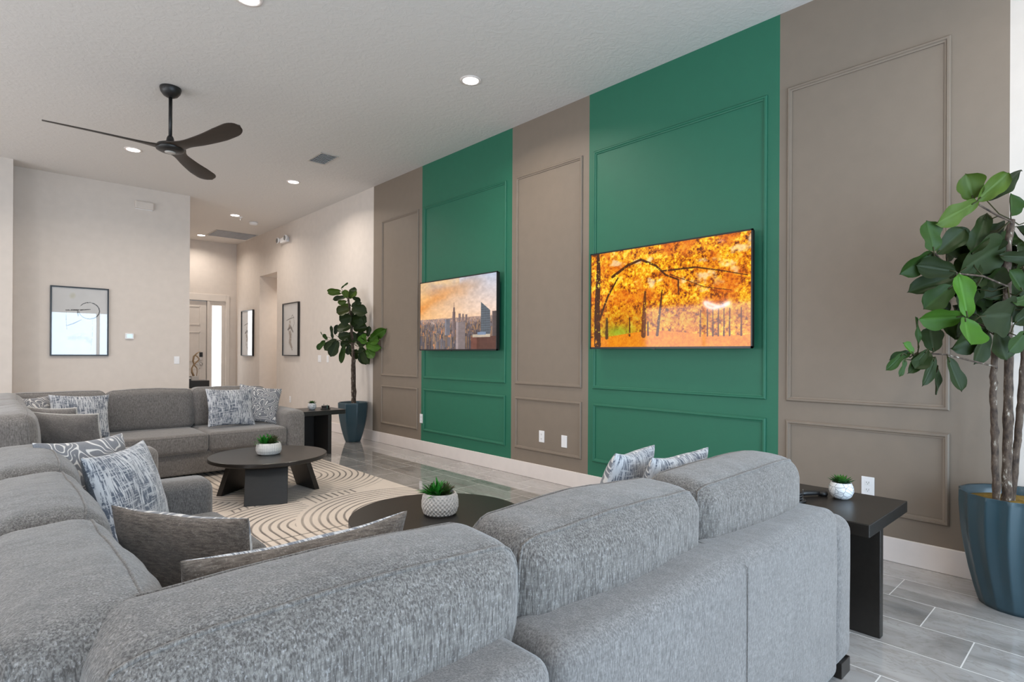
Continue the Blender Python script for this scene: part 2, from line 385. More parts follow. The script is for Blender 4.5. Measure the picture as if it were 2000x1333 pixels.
for k, (a, b_) in enumerate(((.4, 4.0), (5.4, 9.0))):
    window('window_%d' % (k+2), [(XL-.1, XL-.03, a, b_, .55, .62), (XL-.1, XL-.03, a, b_, 2.58, 2.65), (XL-.1, XL-.03, a, a+.06, .62, 2.58), (XL-.1, XL-.03, b_-.06, b_, .62, 2.58), (XL-.1, XL-.03, (a+b_)/2-.03, (a+b_)/2+.03, .62, 2.58)],
           (XL-.065, XL-.06, a+.06, b_-.06, .62, 2.58))
# front door and sidelight
d = struct(bpy.data.objects.new('door_1', None)); COL.objects.link(d)
leaf = MB().box(2.66, 3.605, YF+.03, YF+.075, .01, 2.44)
for z0, z1 in ((.2, .95), (1.1, 1.75), (1.9, 2.32)):
    for a, b_, c_, e_ in ((2.79, 3.48, z0, z0+.02), (2.79, 3.48, z1-.02, z1), (2.79, 2.81, z0, z1), (3.46, 3.48, z0, z1)):
        leaf.box(a, b_, YF+.018, YF+.031, c_, e_)
leaf.build('door_leaf', 'door_white', d, bevel=.003)
fb = MB(); fb.box(2.56, 2.65, YF-.02, YF+.1, 0, 2.6); fb.box(4.0, 4.075, YF-.02, YF+.1, 0, 2.6); fb.box(2.65, 4.0, YF-.02, YF+.1, 2.45, 2.6); fb.box(3.615, 3.665, YF-.01, YF+.1, 0, 2.45)
fb.build('door_frame', 'door_white', d, bevel=.004)
sl = MB(); sl.box(3.665, 3.72, YF+.02, YF+.07, 0, 2.45); sl.box(3.915, 4.0, YF+.02, YF+.07, 0, 2.45); sl.box(3.72, 3.915, YF+.02, YF+.07, 2.35, 2.45); sl.box(3.72, 3.915, YF+.02, YF+.07, 0, .3)
sl.build('sidelight_frame', 'door_white', d); MB().box(3.72, 3.915, YF+.04, YF+.05, .3, 2.35).build('sidelight_glass', 'frosted_daylight', d)
kp = MB().box(3.465, 3.53, YF+.0, YF+.03, 1.2, 1.3).build('keypad_lock', 'black_metal', d, bevel=.004)
kp['label'] = 'black keypad lock'
MB().box(3.47, 3.525, YF+.0, YF+.03, 1.13, 1.195).build('lock_plate', 'chrome', d, bevel=.004)
hn = MB().tube([(3.5, YF+.03, 1.04), (3.5, YF-.03, 1.04), (3.46, YF-.045, 1.04), (3.37, YF-.045, 1.035)], .012, 10); hn.lathe([(.035, 0), (.035, .02)], 20, (0, 0, 0))
hn.v[-40:] = [(3.5+x, YF+.03-z, 1.04+y) for x, y, z in hn.v[-40:]]
hn.build('door_handle', 'chrome', d, smooth=True)
struct(MB().box(-12, 16, -14, YB-.16, -.35, -.15).build('floor_outside_lawn', 'grass_outside'))

# ---------------------------------------------------------------- lighting fixtures
def downlight(x, y, label, power=17, H=H):
    t = thing('recessed_downlight', label, 'ceiling light', (x, y, H), group='recessed ceiling downlights')
    MB().rings([[(r*math.cos(2*PI*j/36), r*math.sin(2*PI*j/36), z) for j in range(36)] for r, z in ((.095, 0), (.092, -.007), (.075, -.009), (.07, -.004))], cap=False).build('trim_ring', 'trim_white', t, smooth=True)
    MB().rings([[(r*math.cos(2*PI*j/36), r*math.sin(2*PI*j/36), z) for j in range(36)] for r, z in ((.071, -.0015), (.071, -.0045))]).build('lens', 'lamp_white', t)
    l = bpy.data.lights.new('downlight_beam', 'AREA'); l.shape = 'DISK'; l.size = .13; l.energy = power; l.color = (1, .9, .8); l.spread = math.radians(150)
    o = bpy.data.objects.new('downlight_beam', l); COL.objects.link(o); o.location = (x, y, H-.012)
downlight(3.21, 4.054, 'lit round recessed downlight nearest the large green panel, right of the ceiling fan')
downlight(1.333, 4.183, 'lit round recessed downlight cut by the top edge of the photo')
downlight(1.307, 8.27, 'lit round recessed downlight just below the left fan blade')
downlight(3.255, 8.218, 'lit round recessed downlight below the square ceiling vent')
downlight(3.282, 10.942, 'lit round recessed downlight beside the sprinkler in the hall', 13)
downlight(3.325, 13.309, 'lit round recessed downlight farthest down the hall by the front door', 11)
for x, y in ((1.33, .05), (3.21, .05), (-1.2, .05)): downlight(x, y, 'added unseen round recessed downlight above and behind the photographer', 9)  # added out of view to warm the near sofa tops
downlight(5.3, 11.94, 'added unseen round recessed downlight inside the side hall behind the doorway', 14, 2.905)  # unseen lamp added to brighten the side hall opening
for x, y in ((-1.2, 4.2), (-1.2, 8.0), (-3.4, 6.0), (-3.4, 2.0)): downlight(x, y, 'added round recessed fill downlight over the unseen left side of the room')  # extra unseen lamps added as ambient fill

def fan():
    cx, cy = 1.257, 6.1
    t = thing('ceiling_fan', 'black three-blade ceiling fan hanging on a rod over the far seating', 'ceiling fan', (cx, cy, H))
    MB().lathe([(.0, 0), (.088, 0), (.09, -.012), (.082, -.045), (.06, -.075), (.03, -.092), (.0, -.094)], 36).build('canopy', 'black_metal', t, smooth=True)
    MB().lathe([(.0, -.05), (.0155, -.05), (.0155, -.5), (.0, -.5)], 20).build('downrod', 'black_metal', t, smooth=True)
    MB().lathe([(.0, -.455), (.022, -.455), (.03, -.475), (.034, -.505), (.07, -.52), (.105, -.535), (.12, -.56), (.115, -.585), (.085, -.6), (.0, -.602)], 36).build('motor_housing', 'black_metal', t, smooth=True)
    cap = MB().lathe([(.0, -.6), (.045, -.6), (.045, -.609), (.03, -.614), (.0, -.614)], 30).build('bottom_cap', 'vent_grey', t, smooth=True); cap['label'] = 'small grey receiver cap'
    L = .93
    for ang, tipz in ((174, .045), (-67, .065), (54, .0)):
        mb = MB(); rings = []; n = 36; K = 20
        for i in range(n+1):
            s_ = (i/n)**.85; r = .045+s_*(L-.045)
            w = .05+.036*max(0, min(1, (s_-.06)/.62))**1.2+.05*math.exp(-(s_/.13)**2)
            if s_ > .84: w *= math.sqrt(max(.0004, 1-((s_-.84)/.16)**2))
            th = .02*(1-.55*s_)+.004
            pitch = math.radians(3+13*min(1, s_/.35)); sweep = .03*math.sin(s_*PI)-.015
            z0 = -.575+tipz*s_**1.5+.015*(1-s_)
            ring = []
            for k in range(K):
                a = 2*PI*k/K; x_ = math.cos(a)*w; y_ = math.sin(a)*th*.5
                ring.append((r, sweep+x_*math.cos(pitch), z0-x_*math.sin(pitch)+y_))
            rings.append(ring)
        mb.rings(rings); o = mb.build('blade', 'fan_wood', t, smooth=True); o.rotation_euler = (0, 0, math.radians(ang))
fan()

def vent(cx, cy, w, l, n, m, label, cross=0, name='ceiling_vent'):
    t = thing(name, label, 'vent', (cx, cy, H))
    f = MB(); e = .022
    f.box(-w/2, w/2, -l/2, -l/2+e, -.009, 0); f.box(-w/2, w/2, l/2-e, l/2, -.009, 0); f.box(-w/2, -w/2+e, -l/2+e, l/2-e, -.009, 0); f.box(w/2-e, w/2, -l/2+e, l/2-e, -.009, 0)
    for k in range(cross): x = -w/2+e+(w-2*e)*(k+1)/(cross+1); f.box(x-.011, x+.011, -l/2+e, l/2-e, -.009, 0)
    f.build('frame', 'vent_grey', t); MB().box(-w/2+e, w/2-e, -l/2+e, l/2-e, -.002, -.001).build('duct', 'duct_grey' if not cross else 'vent_grey', t)
    s_ = MB()
    for k in range(n):
        y = -l/2+e+(l-2*e)*(k+.5)/n; mx = Matrix.Translation((0, y, -.006)) @ Matrix.Rotation(math.radians(38), 4, 'X')
        s_.box(-w/2+e, w/2-e, -(l-2*e)/n*.42, (l-2*e)/n*.42, -.0008, .0008, mx)
    s_.build('louvers', 'plastic_white', t)
vent(3.135, 6.97, .24, .42, 8, 'vent_grey', 'small square white louvered ceiling vent near the green wall')
vent(3.79, 12.82, .8, .72, 12, 'plain' if 0 else 'vent_grey', 'large white return air grille in the hall ceiling by the front door', cross=4, name='return_air_grille')
# sprinkler and smoke detector in the hall
t = thing('fire_sprinkler', 'small white pendant fire sprinkler beside the hall downlight', 'sprinkler', (3.40, 11.02, H))
MB().lathe([(0, 0), (.04, 0), (.036, -.008), (.014, -.012), (.012, -.035), (0, -.035)], 24).build('escutcheon', 'plastic_white', t, smooth=True)
MB().lathe([(0, -.035), (.006, -.035), (.006, -.05), (.02, -.052), (.02, -.056), (0, -.056)], 20).build('deflector', 'chrome', t, smooth=True)
t = thing('smoke_detector', 'white smoke detector on the hall ceiling right of the sprinkler', 'smoke detector', (3.72, 11.3, H))
MB().lathe([(0, 0), (.075, 0), (.075, -.02), (.066, -.045), (.03, -.05), (0, -.05)], 36).build('housing', 'plastic_white', t, smooth=True)
MB().lathe([(.0705, -.022), (.0715, -.025), (.0705, -.028)], 36, cap=False).build('sensor_slot', 'outlet_slot', t)
# emergency light on the hall wall
t = thing('emergency_light', 'white two-headed emergency light high on the white wall above the narrow art', 'emergency light', (WX, 10.99, 3.46))
MB().box(-.07, 0, -.15, .15, -.05, .05).build('housing', 'plastic_white', t, bevel=.015)
for s_ in (-1, 1):
    hd = MB().lathe([(0, 0), (.03, 0), (.055, .04), (.058, .06), (.05, .062), (0, .055)], 24); hd.v = [(-.05-z*.9, s_*.19+y, .02+x-z*.25) for x, y, z in hd.v]
    o = hd.build('lamp_head', 'plastic_white', t, smooth=True)
    g = MB().lathe([(0, .063), (.046, .063), (.046, .066), (0, .066)], 24); g.v = [(-.05-z*.9, s_*.19+y, .02+x-z*.25) for x, y, z in g.v]
    g.build('lens', 'outlet_slot', o)

# ---------------------------------------------------------------- wall plates
def plate(x, y, z, face, label, kind='outlet', w=.075, h=.12, name='wall_outlet', group='white wall plates'):
    t = thing(name, label, 'outlet' if kind == 'outlet' else 'wall plate', (x, y, z), 0, group)
    rot = {'-x': PI/2*3, '-y': 0}[face]; t.rotation_euler = (0, 0, rot)
    MB().box(-w/2, w/2, -.006, 0, -h/2, h/2).build('cover_plate', 'plastic_white', t, bevel=.003)
    if kind == 'outlet':
        for s_ in (-1, 1):
            so = MB().box(-.017, .017, -.008, -.006, s_*.023-.015, s_*.023+.015).build('socket', 'plastic_white', t, bevel=.002)
            q = MB(); q.box(-.008, -.0055, -.0088, -.008, s_*.023-.004, s_*.023+.006); q.box(.0055, .008, -.0088, -.008, s_*.023-.004, s_*.023+.006); q.box(-.002, .002, -.0088, -.008, s_*.023-.011, s_*.023-.007)
            q.build('slots', 'outlet_slot', so)
    elif kind == 'switch':
        n = max(1, round(w/.05)-0)
        n = 1 if w < .09 else 2
        for k in range(n):
            cx = 0 if n == 1 else (-.023+.046*k); MB().box(cx-.016, cx+.016, -.009, -.006, -.033, .033).build('rocker', 'plastic_white', t, bevel=.002)
    return t
plate(WX, 1.156, .453, '-x', 'white wall outlet on the grey panel behind the near side table')
plate(WX, 4.119, .449, '-x', 'left of the two white plates low on the middle grey panel, with sockets')
plate(WX, 3.807, .433, '-x', 'right of the two white plates low on the middle grey panel, a blank plate', kind='blank', name='blank_wall_plate')
plate(WX, 6.333, .442, '-x', 'white wall outlet where the far grey field meets the green field', kind='outlet')
plate(WX, 9.47, 1.2, '-x', 'double white light switch on the white wall left of the far fig tree', kind='switch', w=.12, name='light_switch')
plate(WX, 9.15, 1.2, '-x', 'single white light switch close behind the far fig tree leaves', kind='switch', name='light_switch')
plate(2.19, YL, 1.174, '-y', 'white light switch on the far wall left of the hall corner', kind='switch', name='light_switch')
plate(WX, 10.75, .42, '-x', 'white wall outlet low on the white wall under the narrow art', kind='outlet')
t = thing('thermostat', 'small white thermostat with a pale blue screen on the far wall', 'thermostat', (1.566, YL, 1.534))
MB().box(-.055, .055, -.022, 0, -.045, .045).build('case', 'plastic_white', t, bevel=.008)
MB().box(-.032, .032, -.024, -.022, -.022, .024).build('screen', 'thermostat_screen', t)
t = thing('door_chime', 'white rectangular door chime box high on the far wall', 'door chime', (1.742, YL, 3.51))
MB().box(-.12, .12, -.045, 0, -.055, .055).build('cover', 'wall_white', t, bevel=.012)
MB().box(-.11, .11, -.012, 0, -.062, -.055).build('base', 'plastic_white', t)

# ---------------------------------------------------------------- televisions
def city():
    Hh, Ww = 260, 460; img = np.zeros((Hh, Ww, 3)); Y, X = np.mgrid[0:Hh, 0:Ww]; y = Y/Hh; x = X/Ww
    n = vnoise(Hh, Ww, 3, 2, 3, 5); n2 = vnoise(Hh, Ww, 4, 3, 9, 5)
    top = lerp(np.array([168, 140, 128.]), np.array([190, 200, 222.]), (x**.8)[..., None]); bot = lerp(np.array([250, 190, 120.]), np.array([250, 214, 190.]), x[..., None])
    img = lerp(top, bot, np.clip(y/.6, 0, 1)[..., None]**.8)
    band = np.exp(-((y-(.33-.25*x)-.06*(n2-.5)*4)/.12)**2)*np.clip(1-x*1.1, 0, 1); img = lerp(img, np.array([228, 148, 70.]), np.clip(band, 0, 1)[..., None])
    c = np.clip((n-.45)*4, 0, 1)*np.clip(1-y*1.6, 0, 1); img = lerp(img, np.where(x[..., None] > .55, np.array([240, 240, 250.]), np.array([250, 205, 140.])), (c*.75)[..., None])
    hz = int(.56*Hh)
    img[hz:] = np.array([120, 104, 100.])
    hz_t = np.clip((y-.5)/.1, 0, 1); img = np.where((y < .56)[..., None], lerp(img, np.array([232, 188, 150.]), (hz_t*.5)[..., None]), img)
    rng = np.random.RandomState(5)
    def tower(x0, x1, t, b, col, stripes=True):
        a, e, g = int(x0*Ww), int(t*Hh), int(b*Hh); a = min(a, Ww-1); e = max(0, min(e, Hh-2)); g = min(Hh, max(e+1, g)); c_ = min(Ww, max(a+1, int(x1*Ww))); blk = np.ones((g-e, c_-a, 3))*np.array(col)
        if stripes: blk *= (.86+.14*((np.arange(c_-a)//2) % 2))[None, :, None]; blk *= (.9+.1*((np.arange(g-e)//2) % 2))[:, None, None]
        blk[:, :max(1, (c_-a)//4)] *= 1.25
        img[e:g, a:c_] = blk
    for k in range(3200):
        q = k/3200; b = .58+.46*q**1.1; w = .006+.022*q*rng.rand(); x0 = rng.rand()*(1-w); h = (.03+.2*q*rng.rand()**1.5)
        base = np.array([[112, 98, 98], [140, 112, 92], [96, 88, 94], [166, 130, 100], [86, 74, 74], [120, 110, 116]][rng.randint(6)])*(1.12-.2*q)
        if x0 < .5 and rng.rand() < .07: base = np.array([214, 140, 88.])
        base = lerp(np.array([214, 178, 160.]), base, min(1, .25+q*2.2))
        tower(x0, x0+w, max(.53, b-h), min(1, b), base)
    for x0, w, t in ((.54, .03, .5), (.59, .02, .51), (.63, .025, .52), (.46, .02, .53)): tower(x0, x0+w, t, .6, (134, 116, 116))
    tower(.462, .502, .47, .82, (126, 106, 104)); tower(.47, .494, .41, .5, (130, 108, 102)); tower(.4785, .4855, .34, .42, (110, 92, 90), False)
    tower(.36, .43, .57, .8, (120, 116, 124)); tower(.51, .63, .62, 1, (146, 132, 132))
    a = int(.82*Ww); bq = int(.93*Ww)
    for i in range(a, bq): e = int((.37+.12*(i-a)/(bq-a))*Hh); img[e:int(.85*Hh), i] = np.array([104, 112, 122.])*(.8+.3*((i//3) % 2)*.5)*(.9+.14*((np.arange(e, int(.85*Hh))//4) % 2))[:, None]
    tower(.95, 1., .5, 1, (96, 84, 84)); tower(.7, .995, .83, 1, (92, 60, 52), False)
    img[int(.8*Hh):int(.84*Hh), int(.72*Ww):int(.93*Ww)] = (196, 180, 160); img[int(.77*Hh):int(.81*Hh), int(.78*Ww):int(.88*Ww)] = (120, 136, 160)
    gx = np.clip(x*0, 0, 1); img = img*(.92+.16*vnoise(Hh, Ww, 30, 30, 2, 2))[..., None]
    return s2l(img)
def autumn():
    Hh, Ww = 300, 520; Y, X = np.mgrid[0:Hh, 0:Ww]; y = Y/Hh; x = X/Ww
    n = vnoise(Hh, Ww, 16, 26, 11, 5, .75); n2 = vnoise(Hh, Ww, 5, 8, 12, 4); n3 = vnoise(Hh, Ww, 46, 80, 15, 3, .8)
    q = np.clip((n*.55+n3*.45-.5)*3.2+.5, 0, 1)
    pal = np.array([[92, 40, 4], [196, 96, 6], [238, 148, 12], [255, 196, 20], [255, 226, 80.]]); i = np.clip(q*4, 0, 3.999); k = i.astype(int); img = pal[k]*(1-(i-k))[..., None]+pal[k+1]*(i-k)[..., None]
    img = lerp(img, np.array([226, 104, 16.]), np.clip((n2-.5)*3, 0, .6)[..., None]); 
    low = np.exp(-((y-.72)/.13)**2); img = lerp(img, np.array([172, 96, 10.]), (low*.4)[..., None])
    g = np.exp(-((x-.2)/.12)**2-((y-.84)/.07)**2); img = lerp(img, np.array([140, 170, 40.]), (g*.8)[..., None])
    sk = np.clip((vnoise(Hh, Ww, 7, 10, 21, 4)-.66)*9, 0, 1)*(y < .5); img = lerp(img, np.array([255, 232, 190.]), (sk*.7)[..., None])
    gr = y > .87+.03*np.cos(x*7); img = np.where(gr[..., None], lerp(np.array([214, 104, 4.]), np.array([250, 168, 30.]), n3[..., None]), img)
    def line(pts, w0, w1, col):
        nonlocal img
        m = np.zeros((Hh, Ww), bool)
        for j in range(len(pts)-1):
            for t in np.linspace(0, 1, 60):
                px = pts[j][0]*(1-t)+pts[j+1][0]*t; py = pts[j][1]*(1-t)+pts[j+1][1]*t; tt = (j+t)/(len(pts)-1); w = (w0*(1-tt)+w1*tt)
                m |= ((x-px)*1.75)**2+(y-py)**2 < w*w
        mm = m & (n3+n*.4 < .95); img = np.where(mm[..., None], np.array(col)*(.7+.6*n3[..., None]), img)
    line([(.05, .97), (.045, .6), (.055, .2), (.05, 0)], .045, .02, (74, 38, 14)); line([(.05, .75), (.13, .45), (.2, .28)], .016, .008, (80, 42, 14))
    line([(.16, .26), (.27, .16), (.36, .12), (.46, .2), (.52, .3), (.6, .36), (.6, .5)], .016, .006, (84, 44, 16)); line([(.5, .26), (.7, .26), (.85, .32), (.98, .38)], .009, .004, (84, 44, 16))
    line([(.38, .88), (.385, .6), (.39, .45)], .028, .012, (112, 58, 16)); line([(.47, .88), (.49, .6), (.5, .45)], .016, .008, (96, 48, 14))
    line([(.285, .88), (.285, .7)], .012, .008, (96, 52, 14)); line([(.41, .88), (.41, .75)], .01, .008, (90, 46, 14))
    for xx in (.77, .8, .83, .86, .89, .95, .73): line([(xx, .9), (xx, .66)], .008, .005, (110, 50, 16))
    line([(.55, .3), (.75, .45), (.9, .5)], .005, .003, (84, 44, 16)); line([(.12, .9), (.12, .7)], .02, .015, (90, 60, 20))
    return s2l(img)
def tv(y0, y1, z0, z1, img, label, tiltdeg=0):
    x = 4.12; w = y1-y0; h = z1-z0
    t = thing('television', label, 'television', (WX-.02, (y0+y1)/2, (z0+z1)/2), 0, 'wall-mounted televisions')
    L = lambda mb, n, m, p=t, **k: wb(mb, n, m, p, **k)
    e = .012
    L(MB().box(x+.012, x+.045, y0+.004, y1-.004, z0+.004, z1-.004), 'back_cover', 'black_metal', bevel=.006)
    L(MB().box(x+.045, x+.075, y0+.3, y1-.3, z0+.12, z1-.25), 'rear_housing', 'black_metal', bevel=.01)
    f = MB()
    f.box(x-.002, x+.014, y0, y1, z0, z0+e*1.4); f.box(x-.002, x+.014, y0, y1, z1-e, z1); f.box(x-.002, x+.014, y0, y0+e, z0, z1); f.box(x-.002, x+.014, y1-e, y1, z0, z1)
    L(f, 'bezel', 'black_frame')
    mt = MB(); mt.box(x+.06, WX-.018, y0+w/2-.22, y0+w/2+.22, z0+.28, z0+.34); mt.box(x+.06, WX-.018, y0+w/2-.22, y0+w/2+.22, z0+.5, z0+.56); mt.box(WX-.022, WX-.002, y0+w/2-.2, y0+w/2+.2, z0+.24, z0+.6)
    L(mt, 'wall_bracket', 'black_metal')
    lg = MB().box(x-.006, x+.0, y0+w*.54, y0+w*.555, z0-.006, z0+.002); L(lg, 'remote_sensor', 'black_frame')
    o = picture('screen', img, (x+.001, y1-e, z0+e*1.4), (0, -(w-2*e), 0), (0, 0, h-2.4*e), 'screen', t); 
    o.matrix_basis = t.matrix_basis.inverted()
tv(1.876, 3.401, 1.350, 2.229, autumn(), 'large black television showing a golden autumn forest, on the nearer green panel')
tv(4.714, 6.232, 1.337, 2.211, city(), 'large black television showing a city skyline at sunset, on the farther green panel')

# ---------------------------------------------------------------- framed prints
def brush(img, pts, w, col, soft=1.0, seed=0, dry=.4):
    Hh, Ww = img.shape[:2]; Y, X = np.mgrid[0:Hh, 0:Ww]; asp = Hh/Ww; nz = vnoise(Hh, Ww, 30, 24, seed+3, 3)
    m = np.zeros((Hh, Ww)); n = len(pts)
    for i in range(n-1):
        for t in np.linspace(0, 1, 14):
            px = pts[i][0]*(1-t)+pts[i+1][0]*t; py = pts[i][1]*(1-t)+pts[i+1][1]*t; ww = w*(.55+.45*math.sin(PI*(i+t)/(n-1)))
            d = np.hypot(X/Ww-px, (Y/Hh-py)*asp)/ww; m = np.maximum(m, np.clip((1-d)*4/soft, 0, 1))
    m = m*np.clip((nz-dry)*6+.6, 0, 1); return img*(1-m[..., None])+np.array(col)*m[..., None]
def frame(label, corner, ux, W_, H_, img, nrm, d=.028, e=.018, name='framed_print', group='black framed abstract prints'):
    corner = Vector(corner); ux = Vector(ux); uz = Vector((0, 0, 1)); nrm = Vector(nrm)
    t = thing(name, label, 'picture', corner+ux*W_/2, 0, group)
    mx = Matrix((ux, nrm, uz)).transposed().to_4x4(); mx.translation = corner-t.location
    f = MB(); f.box(0, W_, 0, d, 0, e, mx); f.box(0, W_, 0, d, H_-e, H_, mx); f.box(0, e, 0, d, e, H_-e, mx); f.box(W_-e, W_, 0, d, e, H_-e, mx)
    f.build('frame', 'black_frame', t); MB().box(e, W_-e, 0, .01, e, H_-e, mx).build('backing', 'black_metal', t)
    picture('print', img, mx @ Vector((e, d*.55, e)), ux*(W_-2*e), uz*(H_-2*e), 'print_under_glass', t)
paper = lambda h, w: np.ones((h, w, 3))*np.array([.56, .56, .56])+(vnoise(h, w, 6, 5, 4, 3)[..., None]-.5)*.06
im = paper(230, 180)
ring = [(.66+.19*math.cos(a), .33+.125*math.sin(a)) for a in np.linspace(-2.6, 3.0, 16)]
im = brush(im, [(.34, .13), (.38, .1)], .07, (.5, .49, .42), 3, 5, .3)
im = brush(im, ring, .011, (.02, .03, .04), 1, 1, .3); im = brush(im, [(.24, .335), (.35, .33), (.5, .325), (.68, .31)], .014, (.02, .02, .02), 1, 2, .25)
im = brush(im, [(.25, .34), (.25, .5), (.26, .62)], .008, (.05, .06, .06), 1, 2, .3); im = brush(im, [(.25, .57), (.38, .53), (.52, .47)], .012, (.03, .06, .12), 1, 2, .3)
im = brush(im, [(.45, .33), (.46, .42)], .012, (.04, .05, .06), 1, 3, .3); im = brush(im, [(.72, .48), (.72, .7), (.69, .95)], .012, (.3, .3, .29), 1, 4, .3)
im = brush(im, [(.3, .75), (.55, .72), (.68, .8)], .09, (.4, .41, .38), 3, 6, .35)
frame('large black framed abstract print with a black ring, left of the thermostat', (.643, YL, 1.239), (1, 0, 0), .666, .975, im, (0, -1, 0))
def tall(seed):
    im = paper(200, 140); im = brush(im, [(.2, .32), (.45, .29), (.72, .27)], .016, (.05, .05, .05), 1, seed, .25)
    im = brush(im, [(.5, .28), (.6, .22), (.7, .28), (.72, .4), (.62, .48)], .012, (.1, .09, .08), 1, seed+1, .3)
    im = brush(im, [(.45, .35), (.4, .5), (.5, .62), (.45, .75), (.6, .88)], .11, (.24, .2, .17), 2.5, seed+2, .4)
    return brush(im, [(.3, .5), (.5, .45), (.65, .55)], .05, (.07, .06, .06), 2, seed+3, .35)
frame('tall black framed abstract print on the white wall between doorway and fig tree', (WX, 11.07, 1.24), (0, -1, 0), .75, 1.0, tall(3), (-1, 0, 0), d=.04)
frame('black framed abstract print nearest the front door, daylight glaring on its glass', (WX, 13.496, 1.225), (0, -1, 0), .75, 1.0, tall(8), (-1, 0, 0), d=.04)
# ================================================================ SOFAS
def axis_coords(half, r, n):
    inner = np.linspace(-(half-r), half-r, n+1); zone = r*np.tan(np.linspace(0, PI/4, 5)[1:])
    zone = r*np.array([.28, .55, .8, 1.0])
    return np.concatenate([-(half-r)-zone[::-1], inner, (half-r)+zone])
def soft_map(q, half, r, bulge, wr, seed, sag=0):
    inner = half-r; c = np.clip(q, -inner, inner); d = q-c; L = np.linalg.norm(d, axis=-1, keepdims=True); L[L == 0] = 1
    p = c+d/L*r
    u = np.clip(p/half, -1, 1)
    for i in range(3):
        j, k = [a for a in range(3) if a != i]
        p[..., i] += bulge[i]*np.sign(u[..., i])*np.abs(u[..., i])**1.5*np.cos(PI/2*u[..., j]*.96)**.7*np.cos(PI/2*u[..., k]*.96)**.7
    if sag: p[..., 2] -= sag*np.clip(u[..., 2], 0, 1)*(np.cos(PI*u[..., 0])*.5+.5-.5)
    if wr:
        for i in range(len(p)):
            v = Vector((p[i, 0]*3.1+seed*7.3, p[i, 1]*3.1, p[i, 2]*3.1+seed)); w = Vector((p[i, 0]*11+seed*3.3, p[i, 1]*11, p[i, 2]*5+seed))
            p[i] += d_hat(p[i], half)*(wr*mn.noise(v)*1.1+wr*.35*mn.noise(w))
    return p
def d_hat(p, half):
    u = p/half; u = np.sign(u)*np.abs(u)**4; return u/(np.linalg.norm(u)+1e-6)
def cushion(name, m, parent, lo, hi, r, bulge=(0, 0, 0), wr=0.0, seed=0, n=10, tilt=None, piping=None, sag=0, pipe_axis=1):
    lo = np.array(lo, float); hi = np.array(hi, float); cen = (lo+hi)/2; half = (hi-lo)/2; r = min(r, half.min()*.98)
    ax = [axis_coords(half[i], r, max(2, int(n*min(2.0, half[i]/.2)))) for i in range(3)]
    V = {}; verts = []; faces = []
    def vid(p):
        k = tuple(np.round(p, 6))
        if k not in V: V[k] = len(verts); verts.append(p)
        return V[k]
    for i in range(3):
        j, k = (i+1) % 3, (i+2) % 3
        for s_ in (-1, 1):
            for a in range(len(ax[j])-1):
                for b_ in range(len(ax[k])-1):
                    q = []
                    for da, db in ((0, 0), (1, 0), (1, 1), (0, 1)):
                        p = np.zeros(3); p[i] = s_*half[i]; p[j] = ax[j][a+da]; p[k] = ax[k][b_+db]; q.append(vid(p))
                    faces.append(q if s_ > 0 else q[::-1])
    P = soft_map(np.array(verts), half, r, bulge, wr, seed, sag)
    mb = MB(); mb.v = [tuple(p) for p in P]; mb.f = [tuple(f) for f in faces]
    pb = parent; mtx = Matrix.Translation(Vector(cen)-parent.location)
    if tilt: mtx = mtx @ Matrix.Rotation(tilt[1], 4, tilt[0])
    o = mb.build(name, m, parent, smooth=True); o.matrix_basis = mtx
    if piping:
        for s_ in piping:
            pts = []; a_ = pipe_axis; j, k = [t for t in range(3) if t != a_]; N = 26
            L = []
            for t in np.linspace(-1, 1, N): L.append((t, -1))
            for t in np.linspace(-1, 1, N): L.append((1, t))
            for t in np.linspace(1, -1, N): L.append((t, 1))
            for t in np.linspace(1, -1, N): L.append((-1, t))
            Q = []
            for t, w in L:
                p = np.zeros(3); p[j] = t*half[j]; p[k] = w*half[k]; p[a_] = s_*(half[a_]-r*.45); Q.append(p)
            Q = soft_map(np.array(Q), half, r, bulge, wr, seed, sag)
            pts = [Q[0]]
            for p in Q[1:]:
                if np.linalg.norm(p-pts[-1]) > .012: pts.append(p)
            if np.linalg.norm(pts[0]-pts[-1]) < .012: pts.pop()
            pm = MB().tube([tuple(p) for p in pts], .0042, 6, closed=True).build('piping', m, o, smooth=True)
    return o
